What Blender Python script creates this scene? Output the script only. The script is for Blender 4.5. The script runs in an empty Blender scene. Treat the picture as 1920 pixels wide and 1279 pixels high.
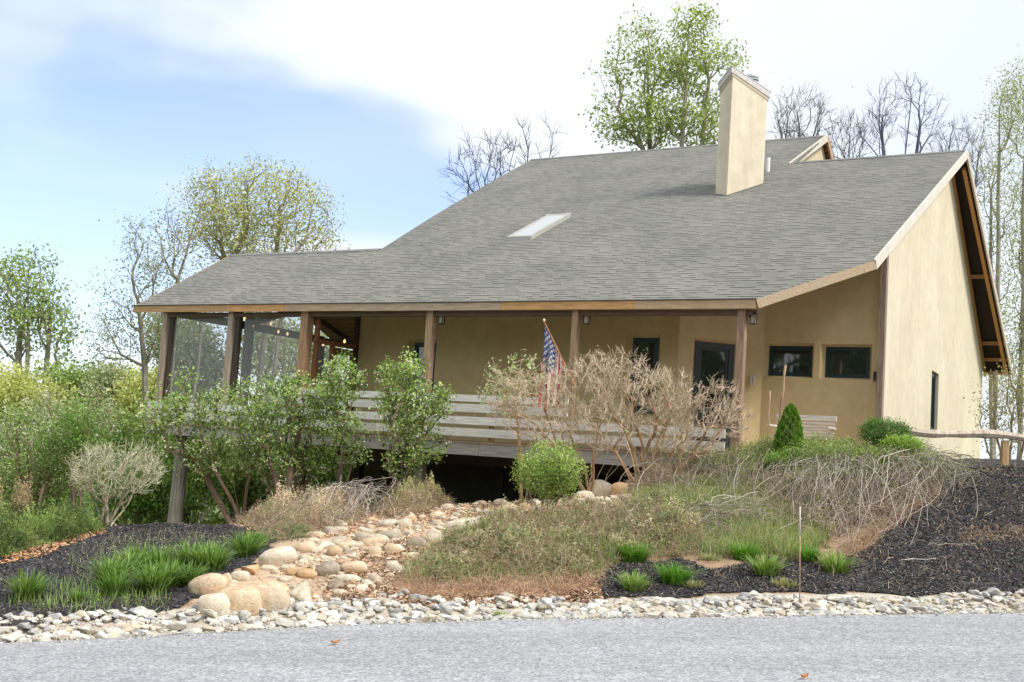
import bpy, bmesh, math, random, time
import numpy as np
from mathutils import Vector, Matrix, noise as mnoise
T0 = time.time()
R = np.random.default_rng(7)
random.seed(7)
sc = bpy.context.scene
col = sc.collection
def arr(*a): return np.array(a, float)
def nrm(v):
    v = np.asarray(v, float)
    return v / np.maximum(np.linalg.norm(v, axis=-1, keepdims=True), 1e-9)

# ------------------------------------------------------------------ camera
F = 2200.; ROLL = .068; CX, CY = 960., 639.5; CAMZ = 1.65
PITCH = math.atan((857. - CY) / F)
CF = arr(0, math.cos(PITCH), math.sin(PITCH)); _u = np.cross(arr(1, 0, 0), CF)
IX = math.cos(ROLL) * arr(1, 0, 0) + math.sin(ROLL) * _u
IY = -math.sin(ROLL) * arr(1, 0, 0) + math.cos(ROLL) * _u
CAM = arr(0, 0, CAMZ)
cam = bpy.data.cameras.new('camera'); co = bpy.data.objects.new('camera', cam); col.objects.link(co)
m = Matrix(((IX[0], IY[0], -CF[0], 0), (IX[1], IY[1], -CF[1], 0), (IX[2], IY[2], -CF[2], CAMZ), (0, 0, 0, 1)))
co.matrix_world = m
cam.lens = F / 1920 * 36; cam.sensor_width = 36; cam.clip_start = .1; cam.clip_end = 3000
sc.camera = co
def ray(px, py): return CF + IX * (px - CX) / F + IY * (CY - py) / F
def at(px, py, d):
    r = ray(px, py); return CAM + r * (d / r[1])

# ------------------------------------------------------------------ house frame
HO = arr(4.34306586, 20.91904352, 0); YAW = math.radians(-30.790706631823475)
HX = arr(math.cos(YAW), math.sin(YAW), 0); HY = arr(-math.sin(YAW), math.cos(YAW), 0)
def W(x, y, z=0): return HO + HX * x + HY * y + arr(0, 0, z)
def hplane(px, py, axis, c):
    n = {'x': HX, 'y': HY, 'z': arr(0, 0, 1)}[axis]
    r = ray(px, py); t = (c + n @ HO * (axis != 'z') - CAM @ n) / (r @ n); P = CAM + r * t - HO
    return arr(P @ HX, P @ HY, P[2])

# ------------------------------------------------------------------ terrain
ROADB = .055
def edge_y(x):   # far edge of the road
    return np.interp(x, [-60, -4.2, -3.0, -1.57, .19, 2.66, 5.89, 60], [-5, 10.34, 10.89, 11.62, 12.23, 12.63, 13.25, 24])
ctl = []
def cp(px, py, d): p = at(px, py, d); ctl.append(p)
for x in np.arange(-14, 16, 1.5): ctl.append(arr(x, edge_y(x), ROADB * np.clip(x, -12, 12) - .03))
for a in ((0,1175,10.6),(0,1100,12.5),(0,1045,15),(110,1015,18),(250,985,21),(430,985,21.5),(300,1060,14.5),(200,1140,11.6),(600,985,19.5),(430,1130,12),(560,1060,14),(700,1030,15.5),
          (850,985,18),(960,970,19),(1150,925,21.2),(870,945,24),(1000,1110,13.5),(1000,1000,17),(1250,1080,14.3),(1250,960,18),(1250,905,20.9),(1500,1105,13.9),(1500,1000,16.5),
          (1450,885,20.2),(1750,905,19),(1600,1000,16.5),(1800,1000,16.5),(1900,1110,14),(1850,872,23),(1920,870,23),(1600,895,19.5),(700,965,21),(500,985,20.5),(760,960,21.5)): cp(*a)
for x, y, z in ((-8,24,-.6),(-9,28,-1.5),(-13,22,-.5),(-14,32,-2.6),(-5.5,28,-.8),(-3.5,26.5,-.05),(-1.5,26,.35),(1.5,24.5,.7),(3.2,23.6,1.1),(5.5,22.8,1.8),(8,24,2.15),(12,24,2.25),(14,30,2.35),(15,38,2.4),(20,30,2.4),(22,45,2.2),(25,20,1.6),
                (-2,34,-.6),(5,42,1.2),(-10,45,-3.2),(5,60,-1),(-30,40,-3.5),(-25,20,-1),(-20,12,-.9),(30,70,1),(-40,70,-4),(0,90,-3),(22,14,1.1)): ctl.append(arr(x, y, z))
ctl = np.array(ctl)
def _phi(r): return np.where(r > 1e-9, r * r * np.log(np.maximum(r, 1e-9)), 0)
_n = len(ctl)
_A = np.zeros((_n + 3, _n + 3)); _d = np.linalg.norm(ctl[:, None, :2] - ctl[None, :, :2], axis=2)
_A[:_n, :_n] = _phi(_d) + np.eye(_n) * .6
_A[:_n, _n] = 1; _A[:_n, _n + 1:] = ctl[:, :2]; _A[_n, :_n] = 1; _A[_n + 1:, :_n] = ctl[:, :2].T
_w = np.linalg.solve(_A, np.concatenate([ctl[:, 2], np.zeros(3)]))
def H(x, y):
    x = np.atleast_1d(np.asarray(x, float)); y = np.atleast_1d(np.asarray(y, float)); s = x.shape
    xf, yf = x.ravel(), y.ravel(); out = np.empty(len(xf))
    cxx = np.clip(xf, -38, 34); cyy = np.clip(yf, 2, 88)
    for i in range(0, len(xf), 20000):
        p = np.stack([cxx[i:i + 20000], cyy[i:i + 20000]], 1)
        r = np.linalg.norm(p[:, None] - ctl[None, :, :2], axis=2)
        out[i:i + 20000] = _phi(r) @ _w[:_n] + _w[_n] + p @ _w[_n + 1:]
    out = np.clip(out, -4.5, 2.7)
    bump = .025 * np.sin(xf * 3.1 + 1.7 * np.sin(yf * 1.3)) * np.sin(yf * 2.7 + xf) + .012 * np.sin(xf * 9 + yf * 4) * np.sin(yf * 8 - xf * 3)
    e = edge_y(xf); below = ROADB * np.clip(xf, -12, 12) - .035
    k = np.clip((yf - e) / .5, 0, 1)
    out = np.where(yf < e, below, below * (1 - k) + (out + bump) * k)
    return out.reshape(s)
def H1(x, y): return float(H([x], [y])[0])
_T = np.arange(6, 70, .04)
def G(px, py):
    r = ray(px, py); r = r / r[1]; P = CAM + r[None] * _T[:, None]
    h = H(P[:, 0], P[:, 1]); k = np.argmax(P[:, 2] < h)
    if P[k, 2] >= h[k] or _T[k] > 27:
        lim = _T < 25; k = int(np.argmin((P[:, 2] - h)[lim]))
    return arr(P[k, 0], P[k, 1], h[k])
def inpoly(P, poly):
    x, y = P[:, 0], P[:, 1]; c = np.zeros(len(P), bool); n = len(poly)
    for i in range(n):
        x1, y1 = poly[i][:2]; x2, y2 = poly[(i + 1) % n][:2]
        t = (y1 > y) != (y2 > y)
        c ^= t & (x < (x2 - x1) * (y - y1) / (y2 - y1 + 1e-12) + x1)
    return c
def gpoly(pts): return np.array([G(*p)[:2] for p in pts])
def scatter(poly, n, wob=0):
    lo, hi = poly.min(0), poly.max(0); out = np.zeros((0, 2)); it = 0
    while len(out) < n:
        it += 1
        if it > 60: print('scatter: thin polygon', poly.round(1).tolist()); out = np.concatenate([out, np.tile(poly.mean(0), (n, 1))])
        P = R.uniform(lo, hi, (n * 3, 2)); Q = P + (R.normal(0, wob, P.shape) if wob else 0)
        out = np.concatenate([out, P[inpoly(Q, poly)]])
    out = out[:n]
    return np.column_stack([out, H(out[:, 0], out[:, 1])])

# ------------------------------------------------------------------ mesh collector
class MB:
    def __init__(s): s.v = []; s.c = []; s.f = []; s.n = 0; s.uv = None
    def add(s, v, f, c=(.5, .5, .5)):
        v = np.asarray(v, float).reshape(-1, 3); c = np.asarray(c, float)
        if c.ndim == 1: c = np.tile(c, (len(v), 1))
        s.v.append(v); s.c.append(c)
        if isinstance(f, np.ndarray): s.f.append(f + s.n)
        else:
            for q in f: s.f.append(np.array([q]) + s.n)
        s.n += len(v)
    def box(s, a, b, c=(.5, .5, .5)):
        x0, y0, z0 = a; x1, y1, z1 = b
        s.add([(x0,y0,z0),(x1,y0,z0),(x1,y1,z0),(x0,y1,z0),(x0,y0,z1),(x1,y0,z1),(x1,y1,z1),(x0,y1,z1)],
              np.array([(0,3,2,1),(4,5,6,7),(0,1,5,4),(1,2,6,5),(2,3,7,6),(3,0,4,7)]), c)
    def beam(s, p, q, w, h, c=(.5, .5, .5), up=(0, 0, 1)):
        p, q = np.asarray(p, float), np.asarray(q, float); t = nrm(q - p); u = nrm(np.cross(t, up)); v = np.cross(u, t)
        V = [e + u * a * w / 2 + v * b * h / 2 for e in (p, q) for a, b in ((-1,-1),(1,-1),(1,1),(-1,1))]
        s.add(V, np.array([(0,1,2,3),(7,6,5,4),(0,4,5,1),(1,5,6,2),(2,6,7,3),(3,7,4,0)]), c)
    def tubes(s, P, rad, k=5, c=(.5, .5, .5)):
        P = np.asarray(P, float); B, N, _ = P.shape
        rad = np.broadcast_to(np.asarray(rad, float), (B, N)) if np.ndim(rad) != 1 or len(np.atleast_1d(rad)) == N else np.repeat(np.asarray(rad)[:, None], N, 1)
        t = nrm(np.gradient(P, axis=1)); d = nrm(P[:, -1] - P[:, 0])
        ref = np.where(np.abs(d[:, 2:3]) < .8, arr(0, 0, 1), arr(1, 0, 0))[:, None, :]
        u = nrm(np.cross(t, ref)); v = np.cross(t, u)
        a = np.arange(k) * 2 * math.pi / k
        V = P[:, :, None] + rad[:, :, None, None] * (u[:, :, None] * np.cos(a)[None, None, :, None] + v[:, :, None] * np.sin(a)[None, None, :, None])
        i = np.arange(B)[:, None, None] * N * k + np.arange(N - 1)[None, :, None] * k; j = np.arange(k)[None, None]; j2 = (j + 1) % k
        f = np.stack([i + j, i + k + j, i + k + j2, i + j2], -1).reshape(-1, 4)
        c = np.asarray(c, float)
        if c.ndim == 2: c = np.repeat(c, N * k, 0)
        s.add(V.reshape(-1, 3), f, c)
    def tube(s, P, rad, k=8, c=(.5, .5, .5), cap=True):
        P = np.asarray(P, float); n0 = s.n; rad = np.broadcast_to(np.asarray(rad, float), (len(P),))
        s.tubes(P[None], rad[None], k, c)
        if cap:
            s.f.append(np.array([[n0 + i for i in range(k)]])); s.f.append(np.array([[n0 + (len(P) - 1) * k + i for i in reversed(range(k))]]))
    def leaves(s, C, size, c, asp=.55, up=.5, d=None, sv=.3):
        C = np.asarray(C, float); n = len(C)
        size = size * R.uniform(1 - sv, 1 + sv, n)[:, None]
        a = nrm(R.normal(0, 1, (n, 3))) if d is None else nrm(d + R.normal(0, .35, (n, 3)))
        nn = nrm(R.normal(0, 1, (n, 3)) + arr(0, -.15, up) * 1.5); b = nrm(np.cross(a, nn))
        V = np.stack([C - a * size * .5, C + b * size * asp * .5 - a * size * .1, C + a * size * .5, C - b * size * asp * .5 - a * size * .1], 1)
        f = np.arange(n * 4).reshape(-1, 4); c = np.asarray(c, float)
        if c.ndim == 2: c = np.repeat(c, 4, 0)
        s.add(V.reshape(-1, 3), f, c)
    def mesh(s, name, smooth=False):
        me = bpy.data.meshes.new(name); v = np.concatenate(s.v); c = np.concatenate(s.c)
        lt = np.concatenate([np.full(len(f), f.shape[1]) for f in s.f]); li = np.concatenate([f.ravel() for f in s.f])
        me.vertices.add(len(v)); me.vertices.foreach_set('co', v.ravel())
        me.loops.add(len(li)); me.loops.foreach_set('vertex_index', li.astype(np.int32))
        me.polygons.add(len(lt)); me.polygons.foreach_set('loop_start', np.concatenate([[0], np.cumsum(lt)[:-1]]).astype(np.int32))
        try: me.polygons.foreach_set('loop_total', lt.astype(np.int32))
        except Exception: pass
        me.update(calc_edges=True)
        ca = me.color_attributes.new('Col', 'FLOAT_COLOR', 'POINT')
        ca.data.foreach_set('color', np.column_stack([np.clip(c, 0, 1), np.ones(len(c))]).ravel())
        me.polygons.foreach_set('use_smooth', np.full(len(lt), smooth))
        return me
    def build(s, name, mat, parent=None, smooth=False):
        me = s.mesh(name, smooth); me.materials.append(mat)
        o = bpy.data.objects.new(name, me); col.objects.link(o)
        if parent is not None: o.parent = parent
        return o
def tag(o, label=None, cat=None, group=None, kind=None):
    if label: o['label'] = label
    if cat: o['category'] = cat
    if group: o['group'] = group
    if kind: o['kind'] = kind
    return o
def empty(name, loc=(0, 0, 0), rz=0, **k):
    o = bpy.data.objects.new(name, None); o.location = tuple(loc); o.rotation_euler = (0, 0, rz); o.empty_display_size = .2
    col.objects.link(o); return tag(o, **k)
def jit(c, n, s=.2, hs=.08):
    c = np.asarray(c, float); return np.clip(c[None] * (1 + R.normal(0, s, (n, 1))) * (1 + R.normal(0, hs, (n, 3))), .003, 1)
def mixc(cs, n, s=.15, w=None):
    cs = np.asarray(cs, float); k = R.choice(len(cs), n, p=w); return np.clip(cs[k] * (1 + R.normal(0, s, (n, 1))), .003, 1)

# ------------------------------------------------------------------ materials
class NT:
    def __init__(s, name):
        s.m = bpy.data.materials.new(name); s.m.use_nodes = True; s.t = s.m.node_tree; s.t.nodes.clear()
        s.out = s.n('ShaderNodeOutputMaterial')
    def n(s, typ, **k):
        x = s.t.nodes.new(typ)
        for a, b in k.items():
            if hasattr(x, a) and a not in ('Scale',): setattr(x, a, b)
        return x
    def l(s, a, b): s.t.links.new(a, b)
    def noise(s, vec, scale, detail=4, rough=.6):
        x = s.n('ShaderNodeTexNoise'); x.inputs['Scale'].default_value = scale; x.inputs['Detail'].default_value = detail; x.inputs['Roughness'].default_value = rough
        if vec is not None: s.l(vec, x.inputs['Vector'])
        return x.outputs['Fac']
    def ramp(s, fac, stops):
        x = s.n('ShaderNodeValToRGB'); e = x.color_ramp.elements
        while len(e) < len(stops): e.new(.5)
        for q, (p, c) in zip(e, stops): q.position = p; q.color = (*c, 1) if np.ndim(c) else (c, c, c, 1)
        s.l(fac, x.inputs['Fac']); return x.outputs['Color']
    def mul(s, a, b, fac=1, mode='MULTIPLY'):
        x = s.n('ShaderNodeMix'); x.data_type = 'RGBA'; x.blend_type = mode
        if isinstance(fac, (int, float)): x.inputs[0].default_value = fac
        else: s.l(fac, x.inputs[0])
        for v, i in ((a, 6), (b, 7)):
            if isinstance(v, (tuple, list)): x.inputs[i].default_value = (*v, 1)
            else: s.l(v, x.inputs[i])
        return x.outputs[2]
    def mapping(s, scale, coord='Object', rot=(0, 0, 0)):
        tc = s.n('ShaderNodeTexCoord'); mp = s.n('ShaderNodeMapping'); mp.inputs['Scale'].default_value = scale; mp.inputs['Rotation'].default_value = rot
        s.l(tc.outputs[coord], mp.inputs['Vector']); return mp.outputs['Vector']
    def bsdf(s, color, rough=.8, bump=None, bstr=.3, bdist=.01, spec=.3, metal=0):
        b = s.n('ShaderNodeBsdfPrincipled')
        if isinstance(color, (tuple, list)): b.inputs['Base Color'].default_value = (*color, 1)
        else: s.l(color, b.inputs['Base Color'])
        b.inputs['Roughness'].default_value = rough; b.inputs['Specular IOR Level'].default_value = spec; b.inputs['Metallic'].default_value = metal
        if bump is not None:
            x = s.n('ShaderNodeBump'); x.inputs['Strength'].default_value = bstr; x.inputs['Distance'].default_value = bdist; s.l(bump, x.inputs['Height']); s.l(x.outputs['Normal'], b.inputs['Normal'])
        return b
    def done(s, sh): s.l(sh, s.out.inputs['Surface']); return s.m
def colmat(name, rough=.85, nscale=8, lo=.75, hi=1.2, bump=.2, bscale=30, spec=.2, stretch=(1, 1, 1), trans=0, rnd=0, gain=1):
    t = NT(name); at_ = t.n('ShaderNodeAttribute'); at_.attribute_name = 'Col'; c = at_.outputs['Color']
    if gain != 1: c = t.mul(c, (gain, gain, gain))
    v = t.mapping(stretch)
    if trans == 0 or nscale:
        n1 = t.noise(v, nscale, 5); c = t.mul(c, t.ramp(n1, [(.3, lo), (.7, hi)]))
    if rnd:
        oi = t.n('ShaderNodeObjectInfo'); c = t.mul(c, t.ramp(oi.outputs['Random'], [(0, 1 - rnd), (1, 1 + rnd)]))
    if trans:
        b = t.bsdf(c, rough, spec=spec); tr = t.n('ShaderNodeBsdfTranslucent'); t.l(t.mul(c, (1.25, 1.15, .7)), tr.inputs['Color'])
        mx = t.n('ShaderNodeMixShader'); mx.inputs[0].default_value = trans; t.l(b.outputs[0], mx.inputs[1]); t.l(tr.outputs[0], mx.inputs[2])
        return t.done(mx.outputs[0])
    b = t.bsdf(c, rough, t.noise(v, bscale, 5) if bump else None, bump, .01, spec)
    return t.done(b.outputs[0])
M = {}
M['leaf'] = colmat('leaf', .55, 0, spec=.25, trans=.38, gain=1.2)
M['petal'] = colmat('petal', .6, 0, spec=.2, trans=.3)
M['bark'] = colmat('bark', .9, 14, .6, 1.3, .5, 30, stretch=(1, 1, .3))
M['twig'] = colmat('twig', .85, 0, bump=0)
M['grass'] = colmat('grass', .5, 0, spec=.3, trans=.3)
M['chip'] = colmat('chip', .8, 0, bump=0)
M['wood_long'] = colmat('wood_long', .8, 5, .6, 1.25, .35, 14, stretch=(.5, 8, 12))
M['wood_post'] = colmat('wood_post', .8, 5, .45, 1.3, .5, 10, stretch=(8, 8, .45))
M['wood_cross'] = colmat('wood_cross', .8, 5, .6, 1.25, .35, 14, stretch=(8, .5, 10))
M['metal_dark'] = colmat('metal_dark', .5, 0, bump=0, spec=.5)
M['painted'] = colmat('painted', .45, 3, .92, 1.06, .1, 20, spec=.4)
M['rock'] = colmat('rock', .85, 5, .7, 1.25, .5, 22)
def rockmat(name, stops, rough=.85, bstr=.5):
    t = NT(name); oi = t.n('ShaderNodeObjectInfo'); v = t.mapping((1, 1, 1)); at_ = t.n('ShaderNodeAttribute'); at_.attribute_name = 'Col'
    c = t.ramp(oi.outputs['Random'], stops); c = t.mul(c, t.ramp(t.noise(v, 1.6, 5), [(.32, (.72, .68, .62)), (.68, (1.22, 1.2, 1.15))])); c = t.mul(c, at_.outputs['Color'])
    n2 = t.noise(v, 9, 6, .7); c = t.mul(c, t.ramp(n2, [(.35, .8), (.65, 1.12)]))
    b = t.bsdf(c, rough, n2, bstr, .03, .2); return t.done(b.outputs[0])
M['river'] = rockmat('river_stone', [(0, (.60,.49,.35)), (.2, (.70,.62,.50)), (.38, (.46,.41,.35)), (.55, (.74,.68,.58)), (.7, (.60,.43,.27)), (.85, (.58,.53,.46)), (1, (.78,.71,.60))])
M['riprap'] = rockmat('riprap_stone', [(0, (.74,.72,.68)), (.25, (.50,.52,.54)), (.45, (.80,.77,.71)), (.6, (.64,.58,.49)), (.8, (.68,.69,.70)), (1, (.76,.70,.60))], .8, .7)

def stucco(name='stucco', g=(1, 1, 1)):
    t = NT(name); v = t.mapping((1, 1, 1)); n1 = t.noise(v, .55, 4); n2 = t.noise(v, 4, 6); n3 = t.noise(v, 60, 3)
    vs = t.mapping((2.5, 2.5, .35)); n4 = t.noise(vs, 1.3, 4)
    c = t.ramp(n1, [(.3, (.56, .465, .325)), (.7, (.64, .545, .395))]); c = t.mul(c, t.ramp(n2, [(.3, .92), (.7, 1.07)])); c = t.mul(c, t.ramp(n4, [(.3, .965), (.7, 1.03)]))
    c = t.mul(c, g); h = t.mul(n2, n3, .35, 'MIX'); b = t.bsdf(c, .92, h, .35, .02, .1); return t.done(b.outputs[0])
M['stucco'] = stucco(); M['stucco_shade'] = stucco('stucco_porch_shaded', (.94, .89, .68)); M['stucco_mid'] = stucco('stucco_entrance_halflit', (1.06, 1.0, .80)); M['stucco_sun'] = stucco('stucco_gable_sunlit', (1.10, 1.18, 1.24))  # shaded, half-lit and sunlit copies of one stucco, light level put in the tint
def chimst():
    t = NT('chimney_stucco'); v = t.mapping((1, 1, 1)); vs = t.mapping((3, 3, .3)); n2 = t.noise(v, 3, 6); n4 = t.noise(vs, 1.3, 5)
    c = t.ramp(n4, [(.3, (.60, .53, .40)), (.7, (.72, .65, .52))]); c = t.mul(c, t.ramp(n2, [(.3, .9), (.7, 1.06)]))
    b = t.bsdf(c, .92, n2, .3, .02, .1); return t.done(b.outputs[0])
M['chimney'] = chimst()
def shingle():
    t = NT('shingle'); uv = t.n('ShaderNodeUVMap'); uv.uv_map = 'UVMap'
    sep = t.n('ShaderNodeSeparateXYZ'); t.l(uv.outputs[0], sep.inputs[0])
    def math_(op, a, b=None, clamp=False):
        x = t.n('ShaderNodeMath'); x.operation = op; x.use_clamp = clamp
        for i, q in enumerate((a, b)):
            if q is None: continue
            if isinstance(q, (int, float)): x.inputs[i].default_value = q
            else: t.l(q, x.inputs[i])
        return x.outputs[0]
    vrow = math_('DIVIDE', sep.outputs[1], .142); row = math_('FLOOR', vrow); fr = math_('FRACT', vrow)
    # tabs: random-width dashes per row
    off = math_('MULTIPLY', math_('FRACT', math_('MULTIPLY', math_('SINE', math_('MULTIPLY', row, 12.9898)), 43758.5)), 5.)
    u1 = math_('ADD', math_('DIVIDE', sep.outputs[0], .17), off); cell = math_('FLOOR', u1)
    cmb = t.n('ShaderNodeCombineXYZ'); t.l(cell, cmb.inputs[0]); t.l(row, cmb.inputs[1])
    wn = t.n('ShaderNodeTexWhiteNoise'); wn.noise_dimensions = '2D'; t.l(cmb.outputs[0], wn.inputs['Vector']); rv = wn.outputs['Value']
    tone = t.ramp(rv, [(0, (.190, .189, .176)), (.5, (.215, .213, .197)), (1, (.243, .240, .220))])
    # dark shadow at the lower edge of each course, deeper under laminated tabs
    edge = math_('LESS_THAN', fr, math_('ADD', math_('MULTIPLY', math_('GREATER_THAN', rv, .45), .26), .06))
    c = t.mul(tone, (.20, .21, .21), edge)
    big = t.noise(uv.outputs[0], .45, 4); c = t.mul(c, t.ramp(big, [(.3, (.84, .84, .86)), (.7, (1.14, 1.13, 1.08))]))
    stv = t.n('ShaderNodeMapping'); stv.inputs['Scale'].default_value = (1.2, .12, 1); t.l(uv.outputs[0], stv.inputs['Vector']); c = t.mul(c, t.ramp(t.noise(stv.outputs[0], 1., 4), [(.3, .95), (.7, 1.05)]))
    gr = t.noise(uv.outputs[0], 130, 2); c = t.mul(c, t.ramp(gr, [(.3, .8), (.7, 1.2)]))
    hgt = math_('SUBTRACT', 1., fr); hgt = math_('ADD', hgt, math_('MULTIPLY', math_('GREATER_THAN', rv, .45), .5))
    b = t.bsdf(c, .93, hgt, .5, .02, .12); return t.done(b.outputs[0])
M['shingle'] = shingle()
def boards():
    t = NT('ceiling_boards'); v = t.mapping((1, 1, 1)); w = t.n('ShaderNodeTexWave'); w.inputs['Scale'].default_value = 2.2; w.bands_direction = 'Y'; t.l(v, w.inputs['Vector'])
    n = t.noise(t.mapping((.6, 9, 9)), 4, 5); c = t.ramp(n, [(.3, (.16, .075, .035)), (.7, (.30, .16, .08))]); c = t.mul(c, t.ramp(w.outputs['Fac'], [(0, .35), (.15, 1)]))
    return t.done(t.bsdf(c, .7).outputs[0])
M['boards'] = boards()
def asphalt():
    t = NT('asphalt'); v = t.mapping((1, 1, 1)); vo = t.n('ShaderNodeTexVoronoi'); vo.inputs['Scale'].default_value = 48; t.l(v, vo.inputs['Vector'])
    vo2 = t.n('ShaderNodeTexVoronoi'); vo2.inputs['Scale'].default_value = 95; t.l(v, vo2.inputs['Vector'])
    g = t.n('ShaderNodeRGBToBW'); t.l(vo.outputs['Color'], g.inputs[0]); g2 = t.n('ShaderNodeRGBToBW'); t.l(vo2.outputs['Color'], g2.inputs[0])
    c = t.ramp(g.outputs[0], [(.15, (.24, .245, .265)), (.5, (.34, .345, .365)), (.85, (.48, .48, .49))]); c = t.mul(c, t.ramp(g2.outputs[0], [(.2, .84), (.8, 1.14)]))
    c = t.mul(c, t.ramp(t.noise(t.mapping((.5, 1, 1)), .8, 5), [(.3, .93), (.7, 1.06)])); c = t.mul(c, t.ramp(t.noise(v, 7, 4), [(.3, .88), (.7, 1.1)])); c = t.mul(c, t.ramp(t.noise(t.mapping((.12, .9, 1), rot=(0, 0, -.2)), 1.1, 3), [(.35, .88), (.65, 1.06)]))
    return t.done(t.bsdf(c, .9, g.outputs[0], .5, .006, .2).outputs[0])
M['asphalt'] = asphalt()
def soil():
    t = NT('soil'); v = t.mapping((1, 1, 1)); n = t.noise(v, 3, 6, .65); n2 = t.noise(v, 40, 4, .7); at_ = t.n('ShaderNodeAttribute'); at_.attribute_name = 'Col'
    c = t.mul(at_.outputs['Color'], t.ramp(n, [(.3, .78), (.7, 1.2)])); c = t.mul(c, t.ramp(n2, [(.3, .65), (.7, 1.3)]))
    return t.done(t.bsdf(c, .95, n2, .7, .03, .1).outputs[0])
M['soil'] = soil()
def mulch():
    t = NT('mulch'); v = t.mapping((1, 1, 1)); vo = t.n('ShaderNodeTexVoronoi'); vo.inputs['Scale'].default_value = 55; t.l(v, vo.inputs['Vector']); n = t.noise(v, 1.2, 5)
    g = t.n('ShaderNodeRGBToBW'); t.l(vo.outputs['Color'], g.inputs[0])
    c = t.ramp(g.outputs[0], [(.2, (.018, .017, .019)), (.6, (.05, .047, .05)), (.9, (.11, .10, .10))]); c = t.mul(c, t.ramp(n, [(.3, .8), (.7, 1.5)]))
    return t.done(t.bsdf(c, .9, g.outputs[0], .35, .02, .15).outputs[0])
M['mulch'] = mulch()
def glass():
    t = NT('window_glass'); b = t.bsdf((.025, .035, .03), .03, spec=.9); b.inputs['IOR'].default_value = 1.7
    n = t.noise(t.mapping((1, 1, 1)), 1.6, 2); bp = t.n('ShaderNodeBump'); bp.inputs['Strength'].default_value = .05; bp.inputs['Distance'].default_value = .05; t.l(n, bp.inputs['Height']); t.l(bp.outputs[0], b.inputs['Normal'])
    return t.done(b.outputs[0])
M['glass'] = glass()
def screen():
    t = NT('insect_screen'); tr = t.n('ShaderNodeBsdfTransparent'); d = t.bsdf((.46, .47, .46), .8); mx = t.n('ShaderNodeMixShader'); mx.inputs[0].default_value = .36
    t.l(tr.outputs[0], mx.inputs[1]); t.l(d.outputs[0], mx.inputs[2]); return t.done(mx.outputs[0])
M['screen'] = screen()
def emis(name, c, s):
    t = NT(name); e = t.n('ShaderNodeEmission'); e.inputs[0].default_value = (*c, 1); e.inputs[1].default_value = s; return t.done(e.outputs[0])
M['bulb'] = emis('lit_bulb', (1, .62, .32), 1.6)

# ------------------------------------------------------------------ ground, beds, road
def grid_sheet(xs, ys, hf, colf):
    X, Y = np.meshgrid(xs, ys); Z = hf(X, Y); nx, ny = len(xs), len(ys)
    i = (np.arange(ny - 1)[:, None] * nx + np.arange(nx - 1)[None]).ravel(); f = np.stack([i, i + 1, i + nx + 1, i + nx], 1)
    V = np.stack([X, Y, Z], -1).reshape(-1, 3); b = MB(); b.add(V, f, colf(V)); return b
xs = np.concatenate([[-600, -300, -150, -80], np.arange(-45, -12, 1.5), np.arange(-12, 13, .12), np.arange(13, 45, 1.5), [80, 150, 300, 600]])
ys = np.concatenate([[-300, -100, -30, -10, 0, 5], np.arange(7, 30, .12), np.arange(30, 70, 1.5), [90, 150, 300, 600, 1200]])
P_SAND = gpoly([(380,1150),(350,1110),(480,1040),(620,985),(760,950),(880,935),(1000,925),(1190,900),(1200,950),(1050,985),(900,1010),(820,1060),(760,1120),(600,1150)])
def gcol(V):
    n = len(V); c = np.tile(arr(.36, .25, .165), (n, 1)); far = (V[:, 1] > 24.5) | (np.abs(V[:, 0]) > 11)
    c[far] = (.10, .13, .045); s = inpoly(V, P_SAND); c[s] = (.56, .41, .29)
    dark = V[:, 1] < edge_y(V[:, 0]) + .9; c[dark] = (.55, .49, .41); return c
o = grid_sheet(xs, ys, H, gcol).build('ground', M['soil'], smooth=True); tag(o, kind='structure')
def bed(name, px, lift=.014, st=.07):
    poly = gpoly(px) if not isinstance(px, np.ndarray) else px; lo, hi = poly.min(0), poly.max(0)
    xs_ = np.arange(lo[0], hi[0] + st, st); ys_ = np.arange(lo[1], hi[1] + st, st)
    b = grid_sheet(xs_, ys_, lambda x, y: H(x, y) + lift, lambda V: (.04, .04, .04)); f = b.f[0]; V = b.v[0]; C = V[f].mean(1)
    C[:, :2] += .05 * np.sin(C[:, 1::-1] * 7); f = f[inpoly(C, poly)]; used = np.unique(f); mp = np.full(len(V), -1); mp[used] = np.arange(len(used))
    b2 = MB(); b2.add(V[used], mp[f], (.04, .04, .04)); o = b2.build(name, M['mulch'], smooth=True); tag(o, kind='structure'); return poly
PM_L = bed('mulch_bed', [(-120,1085),(0,1052),(110,1022),(200,984),(320,976),(440,984),(520,1005),(485,1050),(400,1098),(345,1140),(200,1168),(0,1186),(-120,1190)])
PX_R = [(1080,1128),(1150,1062),(1260,1050),(1340,1072),(1440,1048),(1560,1062),(1640,1022),(1700,970),(1765,930)]
bed('mulch_bed', np.vstack([gpoly(PX_R), [W(1.95, 2.6)[:2], W(1.62, 6)[:2], W(1.3, 14)[:2], (26, 36), (24, 17.5)], gpoly([(2050,1118),(1500,1112)])]))
PM_R = gpoly(PX_R + [(1752,885),(1800,876),(2050,868),(2050,1118),(1500,1112)])
PM_D = bed('mulch_bed', np.array([W(-8, -.7)[:2], W(-3.5, -.9)[:2], W(-1.2, -.2)[:2], W(-1.2, 1.7)[:2], W(-8.3, 1.7)[:2]]), lift=.02)
xs2 = np.arange(-40, 40.1, .5); b = MB()
ey = edge_y(xs2)
rows = [-30 + 0 * xs2, ey - 5, ey - 2, ey - .6, ey - .02 * np.sin(xs2 * 7) - .05]
V = np.concatenate([np.column_stack([xs2, np.minimum(r, ey - .01), ROADB * np.clip(xs2, -12, 12)]) for r in rows]); nx = len(xs2)
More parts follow.
